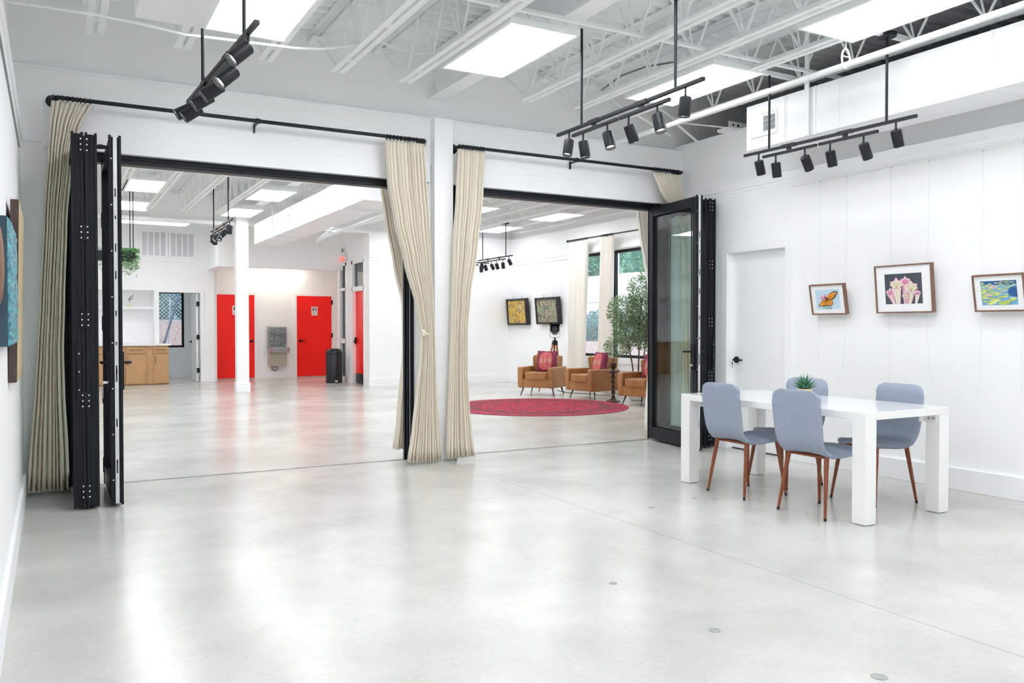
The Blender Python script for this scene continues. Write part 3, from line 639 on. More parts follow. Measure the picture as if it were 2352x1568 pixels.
# ---------------------------------------------------------------- track lights
def track_light(label, loc, rz, L, ztop, heads, group='black track lights with swivel spots', rods=(-0.56, 0.53), canopy=None):
    """Rails run along local y; heads is a list of (y, level, tilt sideways, tilt along)."""
    t = thing('track_light', label, 'track light', loc, rz, group, local=True)
    h = L/2
    B(-0.014, -h, -0.012, 0.014, h, 0.012).build('rail', 'black_metal', t, bevel=0.002)
    B(-0.013, 0.06*h, -0.062, 0.013, 0.74*h, -0.038).build('lower_rail', 'black_metal', t, bevel=0.002)
    B(-0.013, -0.62*h, -0.062, 0.013, 0.03*h, -0.038).build('lower_rail', 'black_metal', t, bevel=0.002)
    for y in (0.40*h, -0.27*h): MB().box(-0.008, y-0.02, -0.04, 0.008, y+0.02, -0.01).box(-0.016, y-0.07, -0.014, 0.016, y+0.07, 0.016).build('coupler', 'black_metal', t)
    for k, y in enumerate(rods):
        m = MB(); m.cyl((0, y, 0.01), (0, y, ztop-loc[2]), 0.0105, n=12)
        r = m.build('rod', 'black_metal', t, smooth=40)
        if canopy == k: MB().lathe([(0.066, -0.028), (0.070, -0.02), (0.070, 0), (0.02, 0.002)], (0, y, ztop-loc[2]), 24).build('canopy', 'black_metal', r, smooth=40)
    for y, lev, tx, ty in heads:
        z0 = -0.012 if lev == 0 else -0.062
        m = MB(); m.cyl((0, 0, 0), (0, 0, -0.055), 0.0075, n=10)
        A = Vector((0, 0, -0.065)); d = Vector((math.sin(R(tx)), math.sin(R(ty)), -math.cos(R(tx)))).normalized()
        m.cyl(A+Vector((0, 0, 0.016)), A-Vector((0, 0, 0.006)), 0.010, n=10)
        u = d.cross(Vector((0.3, 1, 0.1))).normalized(); v = d.cross(u)
        o = A + d*0.0
        prof = [(0.034, -0.004), (0.039, 0.0), (0.040, 0.006), (0.040, 0.122), (0.0385, 0.126), (0.034, 0.126), (0.032, 0.104)]
        rg = [m.ring(o+d*hh, u, v, r, 22) for r, hh in prof]; m.skin(rg, cap=False); m.face(list(reversed(rg[0])))
        hd = m.build('spot_head', 'black_metal', t, smooth=40); hd.location = Vector((0, y, z0))
        m = MB(); a = m.ring(o+d*0.104, u, v, 0.0325, 22); m.face(a); lens = m.build('lens', 'lamp_glow', hd, fix=False)
        m = MB(); rg = [m.ring(o+d*hh, u, v, r, 22) for r, hh in ((0.0345, 0.112), (0.0385, 0.1262), (0.0395, 0.1275), (0.0375, 0.1285))]; m.skin(rg, cap=False)
        m.build('trim_ring', 'chrome', hd, smooth=40)
    return t
HY = (0.80, 0.57, 0.20, -0.10, -0.47, -0.80)
def heads(h, tilts): return [(HY[i]*h, 0 if i in (0, 5) else 1, a, b) for i, (a, b) in enumerate(tilts)]
track_light('black track light with six spots over the left side, seen along its length', (0.90, 5.32, 2.90), R(2.85), 1.81, 3.66, heads(0.905, [(-60, 8), (-54, 8), (-56, 8), (-52, 10), (-46, -8), (-46, -4)]), rods=(0.42, -0.64))
track_light('black track light with six spots hanging in the middle of the near room', (3.652, 4.925, 2.90), R(-0.8), 1.78, 3.66, heads(0.89, [(-13, -6), (6, -6), (0, -22), (24, 0), (0, -20), (0, 6)]), rods=(0.53, -0.61))
track_light('black track light with six spots in front of the long duct', (5.64, 4.82, 2.90), R(2.1), 1.70, 3.585, heads(0.85, [(22, 4), (14, 4), (36, 4), (22, 4), (34, 4), (26, 4)]), rods=(0.56, -0.60), canopy=1)
track_light('black track light with spots in the far room in front of the square column', (2.325, 13.53, 2.90), 0, 1.84, 3.64, heads(0.92, [(0, 0), (0, 10), (-40, -12), (-25, -14), (-42, -10), (-4, 0)]), rods=(0.645, -0.63), canopy=0)
track_light('black track light with spots in the far room above the two dark framed paintings', (8.62, 16.30, 2.85), 0, 1.62, 3.58, heads(0.81, [(24, 4), (20, 4), (32, 4), (22, 4), (10, 4), (30, 4)]), rods=(0.58, -0.52), canopy=1)
track_light('short dark track light partly behind the curtain, far room right side', (7.62, 15.9, 2.70), R(90), 1.3, 3.58, [(-0.46, 0, -8, 0), (-0.1, 1, 10, 0)], rods=(0.4,))
# ---------------------------------------------------------------- folding glass door leaves
def folding_leaf(label, loc, rz, L, th, group='folding glass door leaves', lock=False, hinges=0, zh=(2.627, 2.0, 1.373, 0.79, 0.135), latch=False, gaps=True):
    """Local frame: x across the leaf from 0 to th, y from -L (free edge) to 0."""
    t = thing('folding_door_leaf', label, 'folding door', loc, rz, group, local=True)
    z0, z1, s = 0.028, 2.705, 0.088
    m = MB()
    for a, b in ((-L, -L+s), (-s, 0)): m.box(0.006, a+0.008, z0, th-0.006, b-0.008, z1)
    m.box(0.006, -L+s, z0, th-0.006, -s, z0+0.13); m.box(0.006, -L+s, z1-0.10, th-0.006, -s, z1)
    for y in (-L, -0.008):                                                              # flanges and ribs of the aluminium profile
        q = y if y < -0.1 else y
        m.box(0, q, z0-0.012, 0.018, q+0.012, z1+0.012); m.box(th-0.018, q, z0-0.012, th, q+0.012, z1+0.012)
        m.box(th*0.42, q+0.004, z0, th*0.58, q+0.012, z1)
    m.build('frame', 'black', t, bevel=0.0025)
    m = MB()
    for x in (0.0, th-0.006): 
        m.box(x, -L+s-0.004, z0+0.126, x+0.006, -L+s+0.012, z1-0.096); m.box(x, -s-0.012, z0+0.126, x+0.006, -s+0.004, z1-0.096)
        m.box(x, -L+s+0.012, z0+0.126, x+0.006, -s-0.012, z0+0.142); m.box(x, -L+s+0.012, z1-0.112, x+0.006, -s-0.012, z1-0.096)
    m.build('glazing_bead', 'black', t)
    B(th/2-0.010, -L+s-0.01, z0+0.12, th/2-0.004, -s+0.01, z1-0.09).build('glass_pane', 'glass', t)
    if lock:
        st = B(th*0.36, -L-0.002, z0, th*0.66, -L+0.006, z1).build('lock_strip', 'strip', t)
        m = MB()
        for z, h in ((2.30, 0.03), (2.12, 0.012), (1.90, 0.03), (1.70, 0.03), (1.42, 0.02), (1.20, 0.012), (1.0, 0.02), (0.98, 0.06), (0.62, 0.03), (0.30, 0.05)): m.box(th*0.45, -L-0.0035, z-h, th*0.56, -L-0.0015, z+h)
        m.build('lock_slots', 'sign_black', st)
        for x, n in ((0.0, -1), (th, 1)):
            m = MB(); m.box(min(x, x+n*0.010), -L+0.022, 0.86, max(x, x+n*0.010), -L+0.060, 1.14)
            m.tube([(x, -L+0.041, 1.06), (x+n*0.045, -L+0.041, 1.06), (x+n*0.052, -L+0.052, 1.06), (x+n*0.052, -L+0.165, 1.058)], [0.011, 0.011, 0.012, 0.010], 10)
            h = m.build('door_handle', 'black', t, smooth=40)
            if n < 0:
                k = MB(); k.cyl((x-0.010, -L+0.041, 0.915), (x-0.022, -L+0.041, 0.915), 0.009, n=10); k.box(x-0.045, -L+0.040, 0.905, x-0.022, -L+0.042, 0.925)
                k.tube([(x-0.045, -L+0.041+0.010*math.cos(a), 0.890+0.010*math.sin(a)) for a in [i*0.7 for i in range(9)]], 0.0014, 5, loop=True)
                k.box(x-0.046, -L+0.032, 0.845, x-0.044, -L+0.050, 0.876); k.box(x-0.046, -L+0.037, 0.80, x-0.044, -L+0.044, 0.845)
                k.build('key', 'screw', h)
        for i in range(8): MB().lathe([(0.0055, 0), (0.005, -0.003), (0.002, -0.004)], (th*0.20, -L-0.0005, 0.20+i*0.335), 10, 'y').build('screw', 'screw', t)
    for z in zh[:hinges]:
        m = MB(); m.box(th-0.026, -L-0.006, z-0.062, th+0.03, -L-0.001, z+0.062); m.cyl((th+0.002, -L-0.008, z-0.062), (th+0.002, -L-0.008, z+0.062), 0.008, n=10)
        h = m.build('hinge', 'black', t, bevel=0.001)
        for x in (th-0.018, th+0.022):
            for k in (-1, 0, 1): MB().lathe([(0.0062, 0), (0.0055, -0.003), (0.002, -0.0045)], (x, -L-0.0055, z+k*0.040), 10, 'y').build('screw', 'screw', h)
    if latch:
        m = MB(); m.box(th*0.34, -L-0.010, 0.80, th*0.66, -L, 1.20); h = m.build('latch_plate', 'black', t, bevel=0.002)
        for z in (1.13, 1.0, 0.87): MB().lathe([(0.0055, 0), (0.005, -0.003), (0.002, -0.004)], (th*0.5, -L-0.0095, z), 10, 'y').build('screw', 'screw', h)
    if gaps:                                                                            # far-side hinges between neighbouring leaves
        for z in (2.2, 1.35, 0.75, 0.18):
            MB().box(-0.006, -0.06, z-0.06, 0.0, -0.005, z+0.06).build('hinge', 'black', t, bevel=0.001)
    m = MB(); m.cyl((th/2, -0.10, z1-0.01), (th/2, -0.10, z1+0.03), 0.012, n=10); m.build('roller_pin', 'black_metal', t)
    return t
folding_leaf('black framed glass leaf of the left stack next to the beige corner curtain', (0.131, 7.68, 0), 0, 0.98, 0.080, hinges=5, latch=True)
folding_leaf('black framed glass leaf in the middle of the left stack, hinge plates on its edge', (0.219, 7.68, 0), 0, 0.98, 0.080)
t = folding_leaf('black framed glass leaf with a silver lock strip and keys in the left stack', (0.372, 7.68, 0), 0, 0.98, 0.085, lock=True)
MB().tube([(-0.075, -0.95, 2.625), (-0.05, -0.95, 2.63), (0.0, -0.95, 2.628)], [0.014, 0.018, 0.011], 12).build('stop_knob', 'black', t, smooth=40)
folding_leaf('glass leaf with a lever handle standing in front of the right stack, seen broadside', (6.089, 7.689, 0), -math.asin(0.134), 0.985, 0.082, lock=True, gaps=False)
folding_leaf('black framed glass leaf in the middle of the right stack behind the broadside leaf', (6.190, 7.68, 0), 0, 0.85, 0.072, hinges=5)
folding_leaf('outermost black framed glass leaf of the right stack, against the side door wall', (6.266, 7.68, 0), 0, 0.85, 0.074, latch=True)

# ---------------------------------------------------------------- curtains and rods
def curtain_rod(label, a, b, c, z, axis='x', wall=None, r=0.0165, brackets=(), ends=True, fin=False):
    P = (lambda u, v, w: (u, v, w)) if axis == 'x' else (lambda u, v, w: (v, u, w))
    t = thing('curtain_rod', label, 'curtain rod', P((a+b)/2, c, z))
    m = MB()
    e = 0.05
    ps = [P(a, wall, z), P(a, c+(wall-c)*0.35, z), P(a+e*0.4, c+(wall-c)*0.06, z), P(a+e, c, z)] if ends else [P(a, c, z)]
    pe = [P(b-e, c, z), P(b-e*0.4, c+(wall-c)*0.06, z), P(b, c+(wall-c)*0.35, z), P(b, wall, z)] if ends else [P(b, c, z)]
    m.tube(ps+pe, r, 14); m.build('pole', 'black_metal', t, smooth=40)
    if ends:
        for u in (a, b):
            s = 1 if wall > c else -1
            MB().lathe([(0.048, 0), (0.048, -0.006*s), (0.04, -0.010*s), (0.024, -0.012*s), (0.024, -0.04*s)], P(u, wall, z), 20, 'y' if axis == 'x' else 'x').build('wall_flange', 'black_metal', t, smooth=40)
    for u in brackets:
        m = MB(); m.bar(P(u, c, z-0.012), P(u, wall, z-0.012), 0.018, 0.014); m.bar(P(u-0.001, wall-(0.006 if wall > c else -0.006), z-0.075), P(u+0.001, wall-(0.006 if wall > c else -0.006), z+0.01), 0.03, 0.012)
        m.tube([P(u-0.02, c, z), P(u+0.02, c, z)], r+0.006, 14); m.build('bracket', 'black_metal', t)
    if fin:
        MB().ball(P(a, c, z), 0.028).build('finial', 'black_metal', t, smooth=60); MB().ball(P(b, c, z), 0.028).build('finial', 'black_metal', t, smooth=60)
    return t
def curtain(label, rows, n, seed, m='linen', axis='x', rod=None, group=None, cat='curtain', nz=34, per=14, rings=True, face=1):
    """rows: (z, start, end, cross position, fold depth), top to bottom."""
    g = random.Random(seed); P = (lambda u, v, w: (u, v, w)) if axis == 'x' else (lambda u, v, w: (v, u, w))
    wid = [0.65+0.7*g.random() for _ in range(n)]; s = sum(wid); ed = [0]
    for q in wid: ed.append(ed[-1]+q/s)
    am = [0.6+0.6*g.random() for _ in range(n)]; dr = [g.uniform(-1, 1) for _ in range(n)]
    zt, zb = rows[0][0], rows[-1][0]; grid = []
    for k in range(nz+1):
        f = k/nz; f = f*f*(0.35)+f*0.65; z = zt+(zb-zt)*f
        i = 0
        while i < len(rows)-2 and z < rows[i+1][0]: i += 1
        a, b = rows[i], rows[i+1]; h = (a[0]-z)/(a[0]-b[0]); h = max(0, min(1, h)); h2 = h*h*(3-2*h)*0.5+h*0.5
        x0, x1, c, d = (a[j]+(b[j]-a[j])*h2 for j in (1, 2, 3, 4)); row = []
        for q in range(n*per+1):
            fold, u = divmod(q, per); fold = min(fold, n-1) if q < n*per else n-1; u = u/per if q < n*per else 1.0
            p = ed[fold]+(ed[fold+1]-ed[fold])*u
            ph = 2*math.pi*u; v = (1-2*math.sin(math.pi*u)**0.75)*(1 if axis == 'x' else 1)*face+0.10*math.sin(7*p*6.28+dr[fold]+3*f)
            pin = 1.0 if f > 0.05 else 0.55+9*f
            lean = 0.012*dr[fold]*math.sin(3.1*f)*(x1-x0)/0.4
            row.append(P(x0+(x1-x0)*p+lean*math.sin(math.pi*u), c+d*am[fold]*pin*v*(0.8+0.3*math.sin(4*f+dr[fold]*2)), z+(0.006*v if k == nz else 0)))
        grid.append(row)
    mb = MB(); mb.grid(grid)
    o = one('curtain', label, cat, mb, m, group, smooth=70, fix=False, solid=0.003)
    if rings and rod:
        ru, rc, rz_ = rod
        for i in range(n):
            u = rows[0][1]+(rows[0][2]-rows[0][1])*(ed[i]+ed[i+1])/2
            q = MB(); q.tube([P(u, rc+0.024*math.cos(a), rz_+0.024*math.sin(a)-0.006) for a in [j*math.pi/7 for j in range(14)]], 0.0045, 6, loop=True)
            q.build('ring', 'black_metal', o, smooth=50)
    return o
curtain_rod('long black curtain rod over the left opening', 0.022, 3.19, 7.43, 3.118, wall=7.582, brackets=(1.59,))
curtain_rod('black curtain rod over the right opening', 3.535, 6.40, 7.43, 3.105, wall=7.582, brackets=(4.93,))
GC = 'beige curtains of the partition openings'
curtain('beige curtain gathered in the left corner beside the folded doors', [(3.088, 0.015, 0.30, 7.425, 0.02), (2.91, 0.0, 0.215, 7.42, 0.024), (2.71, -0.012, 0.165, 7.42, 0.026), (2.17, -0.046, 0.118, 7.42, 0.032), (1.49, -0.081, 0.095, 7.42, 0.036),
        (1.15, -0.10, 0.085, 7.42, 0.038), (0.816, -0.122, 0.09, 7.42, 0.042), (0.311, -0.161, 0.112, 7.42, 0.048), (0.045, -0.178, 0.118, 7.42, 0.05)], 9, 3, rod=(0, 7.43, 3.118), group=GC)
curtain('beige curtain pinched at mid height on the left of the white pier', [(3.085, 2.765, 3.165, 7.425, 0.02), (2.70, 2.785, 3.182, 7.42, 0.026), (2.355, 2.846, 3.205, 7.42, 0.03), (1.947, 2.955, 3.225, 7.42, 0.034), (1.534, 3.066, 3.244, 7.41, 0.036),
        (1.282, 3.111, 3.252, 7.40, 0.036), (0.988, 3.097, 3.262, 7.40, 0.038), (0.695, 3.064, 3.272, 7.40, 0.04), (0.361, 3.022, 3.29, 7.39, 0.045), (0.03, 2.968, 3.318, 7.38, 0.05)], 12, 5, rod=(0, 7.43, 3.118), group=GC, nz=44)
tb = MB(); tb.ball((3.118, 7.352, 1.262), 0.030, 12, 8, (0.8, 0.7, 1.3)); tb.tube([(3.10, 7.37, 1.285), (3.13, 7.335, 1.262), (3.16, 7.35, 1.25)], 0.011, 8); tb.build('tied_knot', 'linen', [o for o in C.objects if o.name == 'curtain.001'][0], smooth=60)
curtain('beige curtain hanging on the right of the white pier', [(3.075, 3.522, 3.82, 7.425, 0.02), (2.63, 3.50, 3.80, 7.42, 0.026), (2.10, 3.465, 3.737, 7.42, 0.03), (1.63, 3.448, 3.645, 7.41, 0.034), (1.281, 3.435, 3.61, 7.40, 0.034),
        (0.89, 3.42, 3.61, 7.40, 0.036), (0.543, 3.405, 3.63, 7.40, 0.04), (0.24, 3.385, 3.657, 7.39, 0.045), (0.04, 3.371, 3.686, 7.38, 0.05)], 9, 8, rod=(0, 7.43, 3.105), group=GC, nz=44)
curtain('beige curtain bunched above the right stack of folded doors', [(3.07, 5.945, 6.335, 7.425, 0.022), (2.90, 6.04, 6.385, 7.42, 0.026), (2.755, 6.135, 6.412, 7.42, 0.028), (2.68, 6.24, 6.42, 7.42, 0.028), (2.45, 6.352, 6.425, 7.40, 0.03), (1.2, 6.354, 6.425, 7.38, 0.04), (0.05, 6.352, 6.40, 7.36, 0.05)], 10, 9, rod=(0, 7.43, 3.105), group=GC)
curtain_rod('black curtain rod on the far face of the partition, left opening', 0.1, 3.25, 8.06, 3.118, wall=7.85)
curtain_rod('black curtain rod on the far face of the partition, right opening', 3.5, 6.6, 8.06, 3.118, wall=7.85)
curtain('beige curtain on the far face of the partition behind the pier curtain', [(3.085, 2.88, 3.2, 8.05, 0.02), (2.766, 2.943, 3.15, 8.05, 0.024), (2.437, 2.994, 3.20, 8.05, 0.03), (1.95, 3.087, 3.25, 8.05, 0.032), (1.55, 3.181, 3.30, 8.05, 0.034), (1.1, 3.19, 3.32, 8.05, 0.036), (0.29, 3.121, 3.36, 8.05, 0.045), (0.06, 3.087, 3.38, 8.05, 0.05)], 9, 12, rod=(0, 8.06, 3.118), group=GC)
curtain('beige curtain on the far face of the partition beside the broadside glass leaf', [(3.085, 6.18, 6.55, 8.05, 0.02), (2.732, 6.205, 6.56, 8.05, 0.024), (2.434, 6.253, 6.56, 8.05, 0.03), (2.121, 6.32, 6.57, 8.05, 0.032), (1.857, 6.388, 6.57, 8.05, 0.034), (1.2, 6.44, 6.58, 8.05, 0.036), (0.06, 6.35, 6.6, 8.05, 0.05)], 8, 14, m='linen_white', rod=(0, 8.06, 3.118), group=GC)
GW = 'ivory curtains of the lounge window'
curtain_rod('thin black curtain rod above the lounge windows', 10.7, 14.80, 9.58, 3.135, axis='y', wall=9.75, r=0.014, brackets=(13.45, 11.6), ends=False, fin=True)
curtain('ivory curtain at the far end of the lounge window rod', [(3.10, 14.74, 14.06, 9.58, 0.03), (1.5, 14.76, 14.12, 9.57, 0.035), (0.02, 14.80, 14.14, 9.56, 0.04)], 10, 21, m='linen_white', axis='y', rod=(0, 9.58, 3.135), group=GW)
curtain('narrow ivory curtain between the two lounge windows', [(3.11, 13.60, 13.17, 9.58, 0.03), (1.5, 13.64, 13.20, 9.57, 0.035), (0.02, 13.70, 13.18, 9.56, 0.04)], 8, 23, m='linen_white', axis='y', rod=(0, 9.58, 3.135), group=GW)

# ---------------------------------------------------------------- dining table, chairs, plant
t = thing('dining_table', 'white glossy table with square legs standing by the picture wall', 'table', (5.145, 4.56, 0))
B(4.70, 3.64, 0.70, 5.59, 5.48, 0.752).build('tabletop', 'white_gloss', t, bevel=0.003)
for x in (4.70, 5.483):
    for y in (3.64, 5.373): B(x, y, 0.004, x+0.107, y+0.107, 0.7005).build('leg', 'white_gloss', t, bevel=0.002)
for x, y, sx, sy in ((4.807, 5.373, 1, -1), (5.483, 3.747, -1, 1), (4.807, 3.747, 1, 1), (5.483, 5.373, -1, -1)):
    q = MB(); q.box(x, y, 0.645, x+sx*0.006, y-sy*0.085, 0.70); q.box(x-0.085*sx*0, y, 0.645, x+sx*0.07, y+sy*0.005, 0.70); b = q.build('bracket', 'white_gloss', t, bevel=0.001)
    q = MB()
    for k in (0.026, 0.062):
        q.lathe([(0.011, 0), (0.010, -0.005*(1 if sy < 0 else -1)), (0.004, -0.006*(1 if sy < 0 else -1))], (x+sx*0.0+sx*(k-0.0), y+(sy*0.005), 0.672), 12, 'y')
        q.lathe([(0.011, 0), (0.010, 0.005*sx), (0.004, 0.006*sx)], (x+sx*0.006, y-sy*k, 0.672), 12, 'x')
    q.build('bolts', 'chrome', b)
def make_chair(label):
    """Origin on the floor under the seat middle; the sitter faces +x."""
    t = thing('dining_chair', label, 'chair', (0, 0, 0), 0, 'grey fabric dining chairs', local=True)
    prof = [(0.235, 0.452), (0.18, 0.462), (0.08, 0.457), (-0.03, 0.447), (-0.11, 0.446), (-0.165, 0.462), (-0.198, 0.50), (-0.214, 0.55), (-0.226, 0.63), (-0.238, 0.72), (-0.250, 0.80), (-0.262, 0.885)]
    L = [0.0]
    for a, b in zip(prof, prof[1:]): L.append(L[-1]+math.dist(a, b))
    T = L[-1]; nu, nv = 26, 44; hw = 0.222; top = []; bot = []
    def at(s):
        for i in range(len(L)-1):
            if s <= L[i+1] or i == len(L)-2:
                f = (s-L[i])/(L[i+1]-L[i]); a, b = prof[i], prof[i+1]
                return a[0]+(b[0]-a[0])*f, a[1]+(b[1]-a[1])*f
    rows = []
    for j in range(nv+1):
        s = T*j/nv; x, z = at(s); x1, z1 = at(max(0, s-0.03)); x2, z2 = at(min(T, s+0.03)); tx, tz = x2-x1, z2-z1; d = math.hypot(tx, tz); nx, nz = -tz/d, tx/d
        e = min(s, T-s); r = 0.075 if s > T/2 else 0.15
        w_ = hw - (r-math.sqrt(max(0, r*r-(r-min(e, r))**2)))*1.0
        w_ *= 1.0-0.10*math.exp(-((s-0.40)/0.12)**2)*0.6
        if s < T*0.4: w_ *= 0.97
        row_t, row_b = [], []
        th0 = 0.030*min(1, 0.35+e/0.03*0.65) if e < 0.03 else 0.030
        for i in range(nu+1):
            q = -1+2*i/nu; y = w_*math.sin(q*math.pi/2) if False else w_*q
            edge = min(1, (1-abs(q))/0.14); th = th0*math.sqrt(max(0.0, 1-(1-edge)**2))
            dish = 0.022*(q*q) * (1 if 0.1 < s/T < 0.9 else 0.6)
            cx, cz = x - nx*dish*-1, z - nz*dish*-1
            row_t.append((cx+(-nx)*th*-0.5, y, cz+(-nz)*th*-0.5)); row_b.append((cx-nx*th*0.6, y, cz-nz*th*0.6))
        rows.append(row_t+list(reversed(row_b)))
    m = MB(); vs = m.grid(rows, closed=True); m.face(list(reversed(vs[0]))); m.face(vs[-1])
    m.build('seat_shell', 'fabric', t, smooth=80)
    m = MB()
    m.tube([(-0.13, y, 0.418) for y in (-0.165, 0.165)], 0.010, 8); m.tube([(0.15, y, 0.424) for y in (-0.165, 0.165)], 0.010, 8)
    for y in (-0.12, 0.12): m.tube([(-0.14, y, 0.420), (0.16, y, 0.426)], 0.010, 8)
    m.box(-0.12, -0.10, 0.424, 0.14, 0.10, 0.436)
    m.build('under_frame', 'walnut', t, smooth=40)
    for sx, tx in ((-1, -0.15), (1, 0.155)):
        for sy in (-1, 1):
            a = Vector((tx, sy*0.168, 0.43)); b = Vector((sx*0.212, sy*0.212, 0.002)); m = MB()
            m.tube([a, a.lerp(b, 0.08), a.lerp(b, 0.96)], [0.0165, 0.0170, 0.0098], 14); lg = m.build('leg', 'walnut', t, smooth=40)
            MB().tube([a.lerp(b, 0.955), b], [0.0102, 0.0100], 12).build('foot_cap', 'rubber', lg, smooth=40)
    return t
ch = make_chair('grey fabric chair with reddish legs, near side of the table beside the glass doors')
ch.location = (4.822, 4.836, 0); ch.rotation_euler = (0, 0, R(-3))
dup(ch, (4.795, 4.072, 0), R(-1), 'grey fabric chair, near side of the table next to its front corner leg')
dup(ch, (5.395, 4.975, 0), R(181), 'grey fabric chair on the wall side of the table behind the potted succulent')
dup(ch, (5.468, 4.166, 0), R(175), 'grey fabric chair on the wall side of the table below the pitcher plant picture')
t = thing('potted_succulent', 'spiky green succulent in a pale faceted pot on the white table', 'plant', (5.15, 4.55, 0.752))
m = MB(); rg = []
for z, r, o in ((0, 0.045, 0), (0.045, 0.074, math.pi/6), (0.086, 0.055, 0)):
    rg.append(m.pts([(5.15+r*math.cos(o+i*math.pi/3), 4.55+r*math.sin(o+i*math.pi/3), 0.752+z) for i in range(6)]))
for a, b in zip(rg, rg[1:]):
    for i in range(6):
        k = 0 if a is rg[0] else 1; m.face([a[i], a[(i+1) % 6], b[i] if not k else b[(i+1) % 6]]); m.face([a[(i+1) % 6] if not k else a[i], b[(i+1) % 6], b[i]])
m.face(list(reversed(rg[0]))); m.face(rg[-1]); m.build('pot', 'terra', t)
for i in range(46):
    a = i*2.399; f = i/46; el = R(84-62*f**0.8); ln = 0.125-0.035*f; m = MB(); ro = 0.006+0.012*f
    c = Vector((5.15+ro*math.cos(a), 4.55+ro*math.sin(a), 0.835)); d = Vector((math.cos(a)*math.cos(el), math.sin(a)*math.cos(el), math.sin(el))); sd = Vector((-math.sin(a), math.cos(a), 0)); up = sd.cross(d)
    rg = []
    for k, wd in ((0, 0.007), (0.3, 0.0095), (0.65, 0.0065), (1.0, 0.0006)):
        p = c+d*ln*k+up*(0.012*k*k); rg.append(m.pts([p+sd*wd, p+up*wd*0.45, p-sd*wd, p-up*wd*0.35]))
    m.skin(rg); m.build('leaf', 'succulent', t, smooth=50)

# ---------------------------------------------------------------- pictures on the right wall, with their wires
def hung_picture(label, y0, y1, z0, z1, lean, depth, art, mat_w, fm='frame_wood', x=6.395, group=None):
    """Frame hung on a wall that faces -x: y0 is the far side; the top leans out from the wall."""
    W, H = y0-y1, z1-z0
    t = thing('framed_picture', label, 'picture', (x, (y0+y1)/2, z0), 0, group, local=True); t.rotation_euler = (0, -lean, 0)
    h = W/2; f = 0.012; m = MB()
    m.box(-depth, -h, 0, 0, -h+f, H); m.box(-depth, h-f, 0, 0, h, H); m.box(-depth, -h+f, 0, 0, h-f, f); m.box(-depth, -h+f, H-f, 0, h-f, H)
    m.build('frame', fm, t, bevel=0.004)
    if mat_w: B(-depth*0.72, -h+f, f, -depth*0.6, h-f, H-f).build('mat_board', 'matboard', t)
    art(t, -depth*(0.74 if mat_w else 0.8), h-f-mat_w, -(h-f-mat_w), f+mat_w*0.8, H-f-mat_w*0.8)
    return t
class Art:
    """Flat coloured shapes on the sheet of a picture: u runs to the viewer's right (toward -y), v up, both 0 to 1."""
    def __init__(s, par, x, ya, yb, za, zb, name='print'): s.p, s.x, s.ya, s.yb, s.za, s.zb, s.name = par, x, ya, yb, za, zb, name; s.m = MB(); s.mats = []; s.k = 0
    def P(s, u, v): return (s.x-0.0002*s.k, s.ya+(s.yb-s.ya)*u, s.za+(s.zb-s.za)*v)
    def poly(s, ps, m):
        if m not in s.mats: s.mats.append(m)
        s.m.mi = s.mats.index(m); s.k += 0.25; s.m.poly([s.P(u, v) for u, v in ps])
    def ell(s, u, v, a, b, m, rot=0, n=14): s.poly([(u+a*math.cos(t)*math.cos(rot)-b*math.sin(t)*math.sin(rot), v+a*math.cos(t)*math.sin(rot)+b*math.sin(t)*math.cos(rot)) for t in [2*math.pi*i/n for i in range(n)]], m)
    def line(s, u0, v0, u1, v1, w, m):
        d = math.hypot(u1-u0, v1-v0); nx, ny = -(v1-v0)/d*w, (u1-u0)/d*w; s.poly([(u0+nx, v0+ny), (u1+nx*0.5, v1+ny*0.5), (u1-nx*0.5, v1-ny*0.5), (u0-nx, v0-ny)], m)
    def done(s): return s.m.build(s.name, s.mats, s.p, fix=False)
